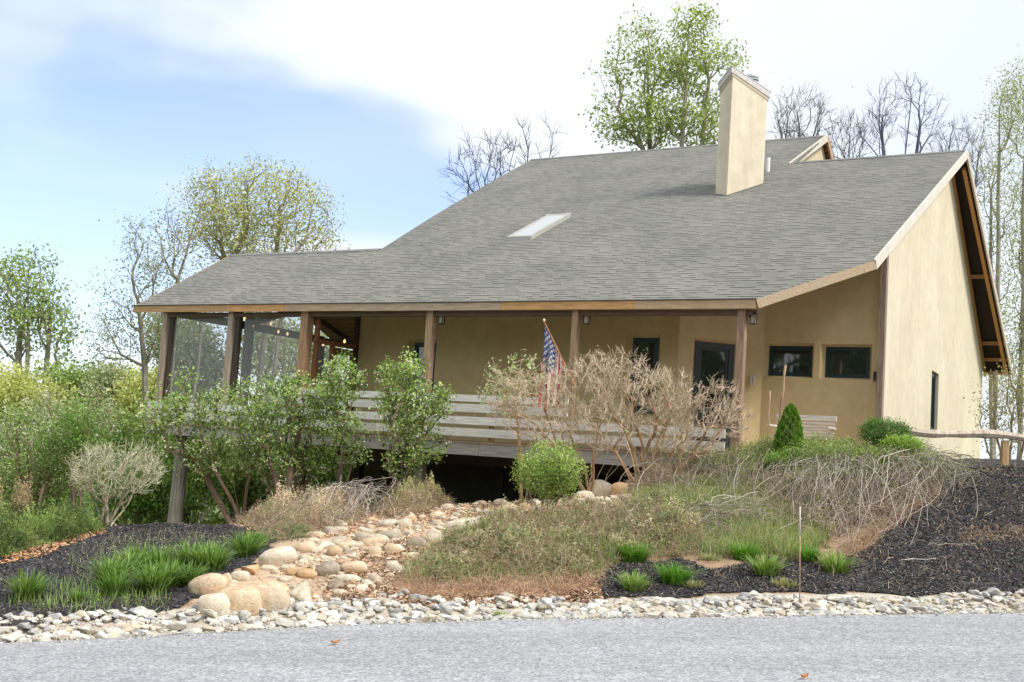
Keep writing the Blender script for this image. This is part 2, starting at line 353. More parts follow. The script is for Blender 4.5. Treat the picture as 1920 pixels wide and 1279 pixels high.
i = (np.arange(len(rows) - 1)[:, None] * nx + np.arange(nx - 1)[None]).ravel(); b.add(V, np.stack([i, i + 1, i + nx + 1, i + nx], 1))
tag(b.build('road', M['asphalt']), kind='structure')

def chips(name, poly, n, cols, w, size, label, lift=.02):
    P = scatter(poly, n); P[:, 2] += lift + R.uniform(-.004, .012, n)
    a = R.uniform(0, 2 * math.pi, n); til = R.normal(0, .35, n); d = np.column_stack([np.cos(a), np.sin(a), til]); d = nrm(d)
    u = nrm(np.cross(d, nrm(np.column_stack([R.normal(0, .4, n), R.normal(0, .4, n), np.ones(n)])))); L = size * R.uniform(.5, 1.6, n)[:, None]; Wd = L * R.uniform(.2, .45, n)[:, None]
    b = MB(); V = np.stack([P - d * L - u * Wd, P + d * L - u * Wd * .6, P + d * L + u * Wd * .7, P - d * L + u * Wd], 1); c = mixc(cols, n, .3, w)
    b.add(V.reshape(-1, 3), np.arange(4 * n).reshape(-1, 4), np.repeat(c, 4, 0)); return tag(b.build(name, M['chip']), label, 'mulch', kind='stuff')
MC = [(.024,.023,.025),(.06,.057,.06),(.12,.113,.115),(.22,.19,.165),(.46,.37,.27)]
chips('mulch_chips', PM_L, 55000, MC, [.32,.33,.25,.08,.02], .0125, 'shredded black mulch chips covering the left planting bed')
chips('mulch_chips', PM_R, 95000, MC, [.26,.32,.28,.11,.03], .0125, 'shredded black mulch chips covering the right hand slope')
PN = gpoly([(700,1135),(760,1085),(860,1085),(1000,1110),(1120,1090),(1130,1128),(900,1138)])
def needles(name, poly, n, cols, label, size=.035, cat='leaf litter', lift=.02):
    o = chips(name, poly, n, cols, None, size, label, lift); o['category'] = cat; return o
NC = [(.52,.36,.24),(.44,.27,.17),(.60,.46,.34),(.36,.24,.16)]
needles('pine_straw', PN, 9000, NC, 'rust brown pine straw along the foot of the shrub bank', .026)
needles('pine_straw', gpoly([(430,985),(560,935),(840,935),(1000,935),(960,965),(760,985),(600,1010),(480,1015)]), 9000, [(.50,.32,.21),(.42,.26,.16),(.56,.40,.28)], 'pale tan straw litter above the stone creek bed', .028)
needles('pine_straw', gpoly([(600,1130),(640,1060),(760,1010),(840,1030),(780,1100),(730,1135)]), 6000, NC, 'reddish pine straw drifted beside the lower creek stones', .022)

# ------------------------------------------------------------------ HOUSE
house = empty('house', HO, YAW, label='single storey stucco house with large grey shingle roof and long porch', cat='house')
def hb(name, b, mat, parent=house, **k): o = b.build(name, M[mat], parent); return tag(o, **k) if k else o
SL = .5
def rz(y): return 4.775 + SL * y          # top of the front roof plane
A_ = (0, 0); B_ = (1.55, 2.1); C_ = (1.58, 11.1); C2 = (-2.9, 11.1); D_ = (-3.06, 14.58); F_ = (-13.45, 14.55); FG = (-13.0, 11.0); FG2 = (-12.35, 7.2); G_ = (-11.72, 4.16); H_ = (-17.04, 4.08); E_ = (-16.02, -.03)
def slab(pts2, zf, th, mats, name, uvs=None):
    n = len(pts2); top = [(x, y, zf(x, y)) for x, y in pts2]; bot = [(x, y, z - th) for x, y, z in top]
    b = MB(); b.add(top + bot, [list(range(n)), list(reversed(range(n, 2 * n)))] + [[i + n, (i + 1) % n + n, (i + 1) % n, i] for i in range(n)], (.2, .2, .19))
    o = b.build(name, M[mats[0]], house); me = o.data; me.materials.append(M[mats[1]]); me.polygons[1].material_index = 1
    uv = me.uv_layers.new(name='UVMap'); k = math.sqrt(1 + SL * SL)
    for p in me.polygons:
        for li in p.loop_indices:
            v = me.vertices[me.loops[li].vertex_index].co; uv.data[li].uv = (v.x, v.y * k + (v.z if abs(p.normal.z) < .3 else 0))
    return o
front_pts = [A_, B_, C_, C2, D_, F_, FG, FG2, G_, H_, E_]
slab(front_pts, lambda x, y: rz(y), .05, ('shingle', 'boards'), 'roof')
def rear(name, x0, y0, z0, x1, y1, z1, mats=('shingle', 'boards'), xa=None, xb=None):
    xa = x0 if xa is None else xa; xb = x1 if xb is None else xb
    b = MB(); t = [(x0, y0, z0), (x1, y0, z0), (xb, y1, z1), (xa, y1, z1)]; b.add(t + [(x, y, z - .05) for x, y, z in t], [[0, 1, 2, 3], [7, 6, 5, 4], [4, 5, 1, 0], [5, 6, 2, 1], [6, 7, 3, 2], [7, 4, 0, 3]], (.2, .2, .19))
    o = b.build(name, M[mats[0]], house); me = o.data; me.materials.append(M[mats[1]]); me.polygons[1].material_index = 1
    uv = me.uv_layers.new(name='UVMap')
    for p in me.polygons:
        for li in p.loop_indices: v = me.vertices[me.loops[li].vertex_index].co; uv.data[li].uv = (v.x, v.y * 1.1)
    return o
zR, zH = rz(11.1), rz(14.57)
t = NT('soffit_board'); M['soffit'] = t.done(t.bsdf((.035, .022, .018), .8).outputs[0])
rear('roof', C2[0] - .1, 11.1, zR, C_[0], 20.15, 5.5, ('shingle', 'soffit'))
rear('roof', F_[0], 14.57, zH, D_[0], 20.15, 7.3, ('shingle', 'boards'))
# rear slope of the screened porch, ending at its rafter
kR = .72
def rearpt(px, py):
    n = nrm(HY * kR + arr(0, 0, 1)); c = n @ W(0, 4.16, rz(4.16) - .06); r = ray(px, py); t = (c - CAM @ n) / (r @ n); P = CAM + r * t - HO; return arr(P @ HX, P @ HY, P[2])
ra, rb = rearpt(588, 590), rearpt(668, 645)
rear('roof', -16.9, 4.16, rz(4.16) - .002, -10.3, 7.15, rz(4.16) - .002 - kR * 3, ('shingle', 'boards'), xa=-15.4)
# ridge caps
for x0, x1, y, z, kr in ((C2[0], C_[0], 11.1, zR, .54), (F_[0], D_[0], 14.57, zH, .85), (H_[0], G_[0], 4.16, rz(4.16), .72)):
    b = MB(); V = [(x, y + dy, z + dz + t_) for x in (x0, x1) for dy, dz, t_ in ((-.15, -.075, .004), (-.15, -.075, .016), (0, 0, .020), (.15, -.15 * kr, .016), (.15, -.15 * kr, .004), (0, 0, .006))]
    b.add(V, [[i, (i + 1) % 6, (i + 1) % 6 + 6, i + 6] for i in range(6)] + [[5, 4, 3, 2], [5, 2, 1, 0], [8, 9, 10, 11], [6, 7, 8, 11]], (.2, .2, .19)); hb('ridge_cap', b, 'rock')
# gutter boards: eave fascia in five weathered boards
xs_ = [-16.05, -12.9, -11.1, -9.15, -5.35, -2.4, .0]; cs_ = [(.44,.27,.145), (.52,.29,.13), (.43,.31,.21), (.40,.31,.22), (.50,.29,.13), (.44,.31,.20)]
for x0, x1, c in zip(xs_, xs_[1:], cs_):
    b = MB(); c = np.array(c) * 1.25; b.box((x0 + .003, -.055, 4.60), (x1 - .003, -.01, 4.762), c); hb('fascia', b, 'wood_long')
b = MB(); b.beam((.02, -.03, 4.683), (B_[0] + .02, B_[1], rz(B_[1]) - .09), .045, .165, (.46, .35, .24)); hb('fascia', b, 'wood_long', label='pale diagonal fascia board')
b = MB(); b.beam((B_[0] + .02, B_[1] - .02, rz(B_[1]) - .09), (C_[0] + .03, 11.12, zR - .09), .045, .2, (.66, .60, .52)); hb('rake_board', b, 'painted')
rz2 = lambda y: zR + (5.5 - zR) * (y - 11.1) / 9.05
b = MB(); b.beam((C_[0] + .03, 11.08, zR - .09), (C_[0] + .03, 20.15, 5.5 - .09), .045, .2, (.60, .52, .44)); hb('rake_board', b, 'wood_cross')
b = MB(); b.beam((C_[0] - .10, 11.5, rz2(11.5) - .16), (C_[0] - .10, 20.05, 5.5 - .14), .09, .13, (.60, .30, .11)); hb('soffit_trim', b, 'wood_cross')
b = MB(); b.beam((1.48 - .66 * (8.3 / 16.4) + .03, 11.5, rz2(11.5) - .16), (1.48 - .66 * (16.85 / 16.4) + .03, 20.05, 5.5 - .16), .07, .16, (.52, .27, .11)); hb('soffit_trim', b, 'wood_cross')
for y in (15.6, 18.6, 19.4, 20.08):
    b = MB(); b.box((C_[0] - .72, y - .03, rz2(y) - .20), (C_[0] - .02, y + .03, rz2(y) - .09), (.50, .26, .11)); hb('soffit_trim', b, 'wood_long')
b = MB(); b.beam((E_[0] - .01, E_[1], rz(0) - .10), (H_[0], H_[1], rz(H_[1]) - .08), .04, .15, (.40, .27, .17)); hb('rake_board', b, 'wood_cross')
# dark drip edge
b = MB(); b.beam((-16.05, -.062, 4.772), (.02, -.062, 4.772), .02, .02, (.05, .05, .045)); hb('drip_edge', b, 'metal_dark')
# upper gable end
b = MB(); g0 = (D_[0] + .02, 11.0, rz(11.0) - .08); g1 = (D_[0] + .02, 14.57, zH - .07); g2 = (D_[0] + .02, 16.6, zH - .07 - 2.03 * (zH - 7.3) / 5.58)
b.beam(g0, g1, .045, .2, (.66, .60, .52)); hb('rake_board', b, 'wood_cross'); b = MB(); b.beam(g1, g2, .045, .2, (.50, .30, .18)); hb('rake_board', b, 'wood_cross')
b = MB(); xg = D_[0] - .16; b.add([(xg, 10.8, 9.8), (xg, 17, 9.8), (xg, 17, zH - .1 - 2.43 * (zH - 7.3) / 5.58), (xg, 14.57, zH - .1), (xg, 10.8, rz(10.8) - .1)], [[0, 1, 2, 3, 4]]); hb('gable_wall', b, 'stucco')
# chimney
ch_M = arr(-3.6, 7.76); dR = arr(.49, .87); dL = arr(-.87, .49)
Lc = .46; Rc = 1.2
corners = [ch_M, ch_M + dR * Rc, ch_M + dR * Rc + dL * Lc, ch_M + dL * Lc]
zt = [11.86, 11.46, 11.1, 11.50]
def prism(b, cs, z0, zt, c=(.5, .5, .5)):
    b.add([(x, y, z) for (x, y), z in zip(cs, z0)] + [(x, y, z) for (x, y), z in zip(cs, zt)], [[3, 2, 1, 0], [4, 5, 6, 7]] + [[i, (i + 1) % 4, (i + 1) % 4 + 4, i + 4] for i in range(4)], c)
b = MB(); prism(b, corners, [rz(y) - .3 for x, y in corners], zt); chim = hb('chimney', b, 'chimney')
cc = sum(corners) / 4; big = [cc + (c - cc) * 1.12 for c in corners]
b = MB(); prism(b, [cc + (c - cc) * 1.05 for c in corners], [z - .05 for z in zt], [z + .04 for z in zt], (.50, .42, .30)); hb('cap_trim', b, 'painted', chim)
b = MB(); prism(b, big, [z + .04 for z in zt], [z + .19 for z in zt], (.62, .58, .56)); hb('cap_board', b, 'wood_cross', chim)
b = MB(); prism(b, [cc + (c - cc) * 1.16 for c in corners], [z + .19 for z in zt], [z + .21 for z in zt], (.55, .57, .60)); hb('flashing', b, 'painted', chim)
fl = corners[1] * .45 + corners[0] * .15 + corners[2] * .2 + corners[3] * .2; b = MB(); zf = 11.64
for z0, z1, r0 in ((zf - .2, zf + .16, .13), (zf + .2, zf + .23, .17), (zf + .26, zf + .29, .2), (zf + .32, zf + .35, .2), (zf + .36, zf + .40, .15)): b.tube([(*fl, z0), (*fl, z1)], [r0, r0], 16, (.55, .57, .60))
b.tube([(*fl, zf), (*fl, zf + .38)], [.1, .1], 12, (.3, .3, .32)); hb('flue_pipe', b, 'painted', chim)
b = MB(); prism(b, [cc + (c - cc) * 1.1 for c in corners], [rz(y) + .004 for x, y in [cc + (c - cc) * 1.1 for c in corners]], [rz(y) + .018 for x, y in [cc + (c - cc) * 1.1 for c in corners]], (.13, .13, .12)); hb('flashing', b, 'painted', chim)
# vent pipe
b = MB(); b.tube([(-3.38, 10.2, 9.7), (-3.38, 10.2, 10.26)], [.055, .055], 12, (.78, .78, .78)); hb('vent_pipe', b, 'painted')
# skylight
sx0, sx1, sy0, sy1 = -8.05, -7.35, 4.42, 6.42
def slope_frame(b, x0, x1, y0, y1, h, w, c):
    for (a0, a1, b0, b1) in ((x0, x1, y0, y0 + w), (x0, x1, y1 - w, y1), (x0, x0 + w, y0 + w, y1 - w), (x1 - w, x1, y0 + w, y1 - w)):
        b.add([(x, y, rz(y) - .03) for x, y in ((a0, b0), (a1, b0), (a1, b1), (a0, b1))] + [(x, y, rz(y) + h) for x, y in ((a0, b0), (a1, b0), (a1, b1), (a0, b1))], np.array([(0,3,2,1),(4,5,6,7),(0,1,5,4),(1,2,6,5),(2,3,7,6),(3,0,4,7)]), c)
b = MB(); slope_frame(b, sx0, sx1, sy0, sy1, .11, .08, (.40, .39, .36)); sky_f = hb('skylight', b, 'painted')
t = NT('skylight_glass'); M['skyglass'] = t.done(t.bsdf((.40, .43, .44), .15, spec=.7).outputs[0])
b = MB(); b.add([(x, y, rz(y) + .10) for x, y in ((sx0 + .05, sy0 + .05), (sx1 - .05, sy0 + .05), (sx1 - .05, sy1 - .05), (sx0 + .05, sy1 - .05))], [[0, 1, 2, 3]]); hb('pane', b, 'skyglass', sky_f)

# walls with openings
def wall(name, p0, p1, z0, z1, ops, depth=.16, flare=.1, topf=None, nz=1, mat='stucco_mid'):
    """p0->p1 plan points, outward normal is to the right of p0->p1; ops: (s0,s1,za,zb) inner rectangles"""
    p0, p1 = arr(*p0), arr(*p1); L = np.linalg.norm(p1 - p0); t = (p1 - p0) / L; n = arr(t[1], -t[0])
    def P(s, z, d=0): q = p0 + t * s - n * d; return (q[0], q[1], z)
    outer = [(a - flare, b_ + flare, c - flare * .6, d + flare * .6) for a, b_, c, d in ops]
    ss = sorted({0, L, *[o for q in outer for o in q[:2]]}); zz = sorted({z0, z1, *[o for q in outer for o in q[2:]]})
    b = MB()
    for s0, s1 in zip(ss, ss[1:]):
        for a0, a1 in zip(zz, zz[1:]):
            m_, mz = (s0 + s1) / 2, (a0 + a1) / 2
            if any(q[0] < m_ < q[1] and q[2] < mz < q[3] for q in outer): continue
            b.add([P(s0, a0), P(s1, a0), P(s1, a1), P(s0, a1)], np.array([[0, 1, 2, 3]]))
    for (a, b_, c, d), (A, Bq, Cq, Dq) in zip(ops, outer):
        O_ = [P(A, Cq), P(Bq, Cq), P(Bq, Dq), P(A, Dq)]; I_ = [P(a, c, depth), P(b_, c, depth), P(b_, d, depth), P(a, d, depth)]
        b.add(O_ + I_, np.array([[0, 1, 5, 4], [1, 2, 6, 5], [2, 3, 7, 6], [3, 0, 4, 7]]))
    o = hb(name, b, mat); return o, P
TEAL = (.018, .045, .05)
def window(P, a, b_, c, d, depth=.16, fw=.07, name='window', div=None, col_=TEAL):
    f = MB()
    def bar(s0, s1, z0, z1, d0=depth - .01, d1=depth + .06):
        q = [P(s0, z0, d0), P(s1, z0, d0), P(s1, z1, d0), P(s0, z1, d0), P(s0, z0, d1), P(s1, z0, d1), P(s1, z1, d1), P(s0, z1, d1)]
        f.add(q, np.array([(0,1,2,3),(7,6,5,4),(0,4,5,1),(1,5,6,2),(2,6,7,3),(3,7,4,0)]), col_)
    bar(a, a + fw, c, d); bar(b_ - fw, b_, c, d); bar(a + fw, b_ - fw, c, c + fw); bar(a + fw, b_ - fw, d - fw, d)
    i = fw * .99; j = fw * .45
    for s0, s1, z0, z1 in ((a + i, a + i + j, c + i, d - i), (b_ - i - j, b_ - i, c + i, d - i), (a + i + j, b_ - i - j, c + i, c + i + j), (a + i + j, b_ - i - j, d - i - j, d - i)): bar(s0, s1, z0, z1, depth + .015, depth + .055)
    w_ = hb(name, f, 'painted'); g = MB(); g.add([P(a + fw, c + fw, depth + .03), P(b_ - fw, c + fw, depth + .03), P(b_ - fw, d - fw, depth + .03), P(a + fw, d - fw, depth + .03)], [[0, 1, 2, 3]]); hb('pane', g, 'glass', w_)
    return w_
MW = 1.8
# main wall  (s measured from x=-10.37)
X0 = -10.37
ops = [(-8.83 - X0, -8.22 - X0, 2.75, 4.14), (-3.29 - X0, -2.70 - X0, 2.72, 4.29)]
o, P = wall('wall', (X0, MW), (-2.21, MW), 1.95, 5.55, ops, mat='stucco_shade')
for q in ops: window(P, *q)
# door wall
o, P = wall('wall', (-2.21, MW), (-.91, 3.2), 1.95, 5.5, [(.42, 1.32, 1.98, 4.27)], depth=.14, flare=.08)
d_ = window(P, .42, 1.32, 1.98, 4.27, .14, .12, 'door', col_=(.045, .055, .06)); b = MB(); b.beam(P(.50, 3.0, .10), P(.50, 3.16, .10), .03, .03, (.5, .5, .5), up=(1, 0, 0)); b.beam(P(.50, 3.08, .10), P(.60, 3.08, .10), .02, .02, (.6, .6, .6)); hb('handle', b, 'painted', d_)
# window wall
ops = [(-.02 - -.91 - .78 + .0 + .02, .99 - .08, 3.70, 4.32), (1.29 - .02, 2.19 - .04, 3.68, 4.30)]
ops = [(.08, .98, 3.69, 4.31), (1.26, 2.14, 3.68, 4.30)]
o, P = wall('wall', (-.91, 3.2), (1.46, 3.2), 1.2, 6.2, ops, flare=.075)
for q in ops: window(P, *q, fw=.055)
# gable wall: slightly bowed in towards the rear
def gx(y): return 1.48 - .66 * ((y - 3.2) / 16.4) ** 1.0
def gtop(y): return (rz(y) if y < 11.1 else rz2(y)) - .06
wy0, wy1, wz0, wz1 = 9.5, 10.6, 2.98, 4.45
yy = sorted(set(np.round(np.concatenate([np.linspace(3.2, 19.6, 18), [11.1, wy0, wy1]]), 3))); b = MB()
for a0, a1 in zip(yy, yy[1:]):
    zs0, zs1 = [1.2, wz0, wz1, gtop(a0)], [1.2, wz0, wz1, gtop(a1)]
    for k in range(3):
        if k == 1 and wy0 - .01 < (a0 + a1) / 2 < wy1 + .01: continue
        b.add([(gx(a0), a0, zs0[k]), (gx(a1), a1, zs1[k]), (gx(a1), a1, zs1[k + 1]), (gx(a0), a0, zs0[k + 1])], np.array([[0, 1, 2, 3]]))
# reveal
dp = .30; q0 = [(gx(wy0), wy0, wz0), (gx(wy1), wy1, wz0), (gx(wy1), wy1, wz1), (gx(wy0), wy0, wz1)]; q1 = [(x - dp, y, z) for x, y, z in q0]
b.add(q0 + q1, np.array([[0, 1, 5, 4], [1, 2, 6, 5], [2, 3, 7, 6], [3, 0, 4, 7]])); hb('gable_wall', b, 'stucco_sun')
Pg = lambda s, z, d=0: (gx(wy0 + s) - .03 - d, wy0 + s, z)
window(Pg, .015, 1.085, wz0 + .015, wz1 - .015, .05, .075)
# closing walls (rear, left, lower)
b = MB(); b.add([(gx(19.6), 19.6, 1.2), (X0, 19.6, -1), (X0, 19.6, 7), (gx(19.6), 19.6, 5.6)], [[0, 1, 2, 3]])
b.add([(X0, 19.6, -1.), (X0, 1.83, -.6), (X0, 1.83, 5.55), (X0, 14.5, 11.8), (X0, 19.6, 7)], [[0, 1, 2, 3, 4]]); hb('wall', b, 'stucco')
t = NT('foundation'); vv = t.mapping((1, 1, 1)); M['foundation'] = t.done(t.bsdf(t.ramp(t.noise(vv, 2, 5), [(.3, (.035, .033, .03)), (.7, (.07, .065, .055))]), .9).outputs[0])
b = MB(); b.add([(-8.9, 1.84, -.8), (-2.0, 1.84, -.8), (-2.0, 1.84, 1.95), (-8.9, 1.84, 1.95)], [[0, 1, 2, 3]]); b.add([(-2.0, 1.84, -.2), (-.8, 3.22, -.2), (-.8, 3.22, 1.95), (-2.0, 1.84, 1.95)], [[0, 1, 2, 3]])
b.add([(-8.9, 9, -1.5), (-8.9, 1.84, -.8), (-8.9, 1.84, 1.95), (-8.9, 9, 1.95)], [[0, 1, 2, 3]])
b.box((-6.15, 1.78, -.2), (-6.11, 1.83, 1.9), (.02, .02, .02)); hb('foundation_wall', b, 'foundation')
# corner post on the gable
b = MB(); b.box((1.45, 3.02, 1.2), (1.57, 3.17, rz(3.05) - .06), (.33, .25, .19)); hb('post', b, 'wood_post')
# porch posts
for x, w, c in ((-15.02, .15, (.46,.36,.28)), (-12.84, .15, (.48,.39,.31)), (-10.58, .21, (.46,.28,.17)), (-7.15, .16, (.46,.32,.21)), (-3.69, .13, (.44,.30,.20)), (-.29, .145, (.36,.24,.17))):
    b = MB(); b.box((x - w / 2, .05, 1.9), (x + w / 2, .05 + w, 4.72), c); hb('post', b, 'wood_post')
for x in (-14.90, -12.72):
    b = MB(); b.box((x, .12, 1.9), (x + .1, .24, 4.7), (.10, .075, .06)); hb('post', b, 'wood_post')
DK = (.085, .06, .048)
for (x, y) in ((-15, 3.0), (-15, 5.95), (-12.7, 5.95), (-10.45, 5.95)):
    b = MB(); b.box((x - .09, y - .09, 1.9), (x + .09, y + .09, 4.95 if y < 4 else 4.6), DK); hb('post', b, 'wood_post')
b = MB(); b.box((-15.08, .26, 4.55), (-14.92, 6.0, 4.74), DK); hb('beam', b, 'wood_cross')
b = MB(); b.beam((-15, 3.0, 4.72), (-12.9, 3.1, 5.25), .09, .16, DK); hb('beam', b, 'wood_long')
b = MB(); b.box((-15, 5.9, 4.5), (-10.3, 6.04, 4.68), DK); hb('beam', b, 'wood_long')
b = MB(); b.beam(ra, rb, .14, .2, DK); hb('rafter', b, 'wood_cross')
b = MB(); b.box((-15.1, .08, 4.5), (-.1, .2, 4.6), (.16, .11, .08)); hb('beam', b, 'wood_long')
# partition with door between deck and screened porch
WD = (.27, .12, .06)
b = MB(); b.box((-10.44, .25, 3.93), (-10.34, 1.8, 4.03), WD); b.box((-10.44, .28, 1.95), (-10.34, .36, 4.55), WD); b.box((-10.44, .85, 1.95), (-10.34, .93, 3.93), WD); b.box((-10.44, 1.70, 1.95), (-10.34, 1.79, 5.4), DK)
b.box((-10.44, .30, 2.6), (-10.34, .88, 2.68), WD); part_ = hb('screen_partition', b, 'wood_cross')
b = MB()
for q in ((.95, 1.05, 1.98, 3.9), (1.58, 1.68, 1.98, 3.9), (1.05, 1.58, 3.76, 3.9), (1.05, 1.58, 1.98, 2.15), (1.05, 1.58, 2.8, 2.9)): b.box((-10.42, q[0], q[2]), (-10.37, q[1], q[3]), WD)
hb('screen_door', b, 'wood_cross')
# screens
def quad(pts, name, mat, par=house): b = MB(); b.add(pts, [list(range(len(pts)))]); return hb(name, b, mat, par)
quad([(-14.88, .18, 1.9), (-12.9, .18, 1.9), (-12.9, .18, 4.55), (-14.88, .18, 4.55)], 'screen', 'screen')
quad([(-12.5, .18, 1.9), (-10.65, .18, 1.9), (-10.65, .18, 4.55), (-12.5, .18, 4.55)], 'screen', 'screen')
quad([(-10.39, .36, 1.95), (-10.39, .85, 1.95), (-10.39, .85, 3.93), (-10.39, .36, 3.93)], 'screen', 'screen', part_)
# deck
b = MB()
for k, y in enumerate(np.arange(-.05, 1.8, .14)):
    g = R.uniform(.8, 1.1); b.box((-15.1, y, 1.885), (-1.2 if y < 1.7 else -2, y + .132, 1.92), (.36 * g, .30 * g, .25 * g))
hb('deck_floor', b, 'wood_long')
b = MB(); b.box((-15.1, 1.8, 1.87), (-10.4, 6.1, 1.915), (.30, .25, .2)); hb('deck_floor', b, 'wood_long')
for x0, x1 in ((-15.15, -10.33), (-10.32, -5.6), (-5.59, -1.0)):
    b = MB(); b.box((x0, -.10, 1.635), (x1, -.05, 1.883), (.44, .41, .385)); hb('rim_board', b, 'wood_long')
b = MB(); b.box((-15.15, -.12, 1.884), (-1., .02, 1.905), (.55, .38, .25)); hb('deck_edge', b, 'wood_long')
b = MB(); b.box((-15.13, -.04, 1.62), (-15.08, 6.1, 1.88), (.24, .21, .19)); hb('rim_board', b, 'wood_cross')
b = MB()
for x in np.arange(-14.6, -1.5, .6): b.box((x, 0, 1.66), (x + .045, 1.75 if x > -10.5 else 6, 1.88), (.10, .07, .05))
b.box((-10.3, 1.2, 1.42), (-2, 1.3, 1.64), (.12, .07, .045)); hb('joists', b, 'wood_cross')
rl = [(2.715, 2.85), (2.50, 2.665), (2.25, 2.41), (2.01, 2.175)]
railing = empty('railing'); railing.parent = house
GW = [(.84, .82, .78), (.78, .76, .72), (.82, .80, .76), (.76, .74, .70)]
for k, (z0, z1) in enumerate(rl):
    segs = ([(-15.1, -12.9), (-12.89, -10.72)] if k > 1 else []) + [(-10.42, -8.2), (-8.19, -6.2), (-6.19, -3.62)] + ([(-3.61, -.42)] if k > 1 else [])
    for x0, x1 in segs:
        b = MB(); g = R.uniform(.88, 1.08); b.box((x0, -.15, z0), (x1, -.112, z1), np.array(GW[k]) * g); hb('rail', b, 'wood_long', railing)
for x in (-14.0, -12.1, -9.05, -8.0, -5.35, -2.1, -1.3):
    b = MB(); b.box((x - .045, -.11, 1.90), (x + .045, -.02, 2.80 if -10.4 < x < -3.7 else 2.4), (.36, .22, .13)); hb('baluster_post', b, 'wood_post', railing)
# columns below the deck
for x, y, r, zb in ((-14.28, .30, .17, -1.3), (-7.26, .30, .15, -.3), (-10.5, .3, .11, -.8)):
    z = np.linspace(zb, 1.62, 12); b = MB(); b.tube([(x + .012 * math.sin(q * 3), y, q) for q in z], [r * (1.08 - .05 * (q - zb)) * (1 + .03 * math.sin(q * 9)) for q in z], 14, (.36, .31, .27) if r > .12 else (.12, .08, .06)); o = hb('deck_post', b, 'wood_post')
for x, y in ((-9.9, 1.6), (-12.5, 5.5), (-10.5, 4.5)):
    b = MB(); b.box((x - .09, y - .09, -1.5), (x + .09, y + .09, 1.66), (.07, .05, .04)); hb('deck_post', b, 'wood_post')
# entrance slab
t = NT('terracotta_slab'); vv = t.mapping((1, 1, 1)); M['slab'] = t.done(t.bsdf(t.ramp(t.noise(vv, 6, 5), [(.3, (.42, .27, .19)), (.7, (.55, .38, .27))]), .85).outputs[0])
b = MB(); b.box((-.95, -.35, 1.55), (2.0, 3.19, 1.955), (.5, .3, .2)); hb('entrance_slab', b, 'slab')
b = MB(); b.box((-.92, 2.3, 1.955), (-.55, 2.42, 2.03), (.40, .17, .09)); hb('threshold', b, 'wood_long')
# porch lanterns
for x in (-6.94, -3.50, -.11):
    b = MB(); y = .2; b.box((x - .055, y - .055, 4.585), (x + .055, y + .055, 4.60), (.02, .018, .016)); b.box((x - .065, y - .065, 4.53), (x + .065, y + .065, 4.545), (.02,)*3); b.box((x - .045, y - .045, 4.545), (x + .045, y + .045, 4.57), (.02,)*3)
    for a in (-1, 1):
        for c in (-1, 1): b.box((x + a * .046 - .006, y + c * .046 - .006, 4.36), (x + a * .046 + .006, y + c * .046 + .006, 4.53), (.02,)*3)
    b.box((x - .055, y - .055, 4.345), (x + .055, y + .055, 4.36), (.02,)*3); b.box((x - .09, y + .0, 4.47), (x - .05, y + .02, 4.50), (.02,)*3)
    la = hb('porch_lantern', b, 'metal_dark'); b = MB(); b.box((x - .038, y - .038, 4.362), (x + .038, y + .038, 4.52), (.42, .38, .30)); hb('lantern_glass', b, 'painted', la)
# little things on the walls
b = MB(); b.box((-1.05, 2.9, 3.45), (-1.02, 2.96, 3.66), (.7, .7, .68)); b.box((-1.0, 2.92, 3.45), (-.98, 2.98, 3.66), (.6, .6, .58)); hb('wall_plaque', b, 'painted')
b = MB(); b.box((1.36, 3.13, 3.62), (1.43, 3.19, 3.80), (.03, .03, .035)); hb('doorbell_camera', b, 'painted')
b = MB(); b.box((-5.15, 1.76, .95), (-4.98, 1.83, 1.2), (.10, .10, .10)); b.box((-5.09, 1.79, .3), (-5.05, 1.83, .95), (.12, .12, .12)); hb('utility_box', b, 'painted')
# string lights along the screened porch
def bulbs():
    g = empty('string_lights'); g.parent = house
    pts = [(459,596,2.8), (475,609,3.1), (508,607,3.8), (522,622,4.1), (539,626,4.5), (646,640,7.0), (606,646,5.2)]
    L = [hplane(px, py, 'x', -14.9) for px, py, _ in pts]; L[5] = hplane(646, 640, 'x', -10.9); L[6] = hplane(606, 646, 'x', -11.2)
    b = MB()
    for a, c in ((0, 1), (1, 2), (2, 3), (3, 4)):
        k = np.linspace(0, 1, 8)[:, None]; Q = L[a] * (1 - k) + L[c] * k + arr(0, 0, .07) - arr(0, 0, .06) * (1 - (2 * k - 1) ** 2); b.tube(Q, .006, 4, (.02, .02, .02))
    hb('cable', b, 'metal_dark', g); b = MB(); b.tube([L[5] + arr(0, 0, .06), L[5] * .5 + L[6] * .5, L[6] + arr(0, 0, .06)], .006, 4, (.02,)*3); hb('cable', b, 'metal_dark', g)
    for q in L:
        b = MB(); z = np.array([.05, .03, 0, -.03, -.045]); b.tube([q + arr(0, 0, h) for h in z], [.012, .016, .034, .026, .005], 8, (1, .6, .3)); hb('bulb', b, 'bulb', g)
bulbs()

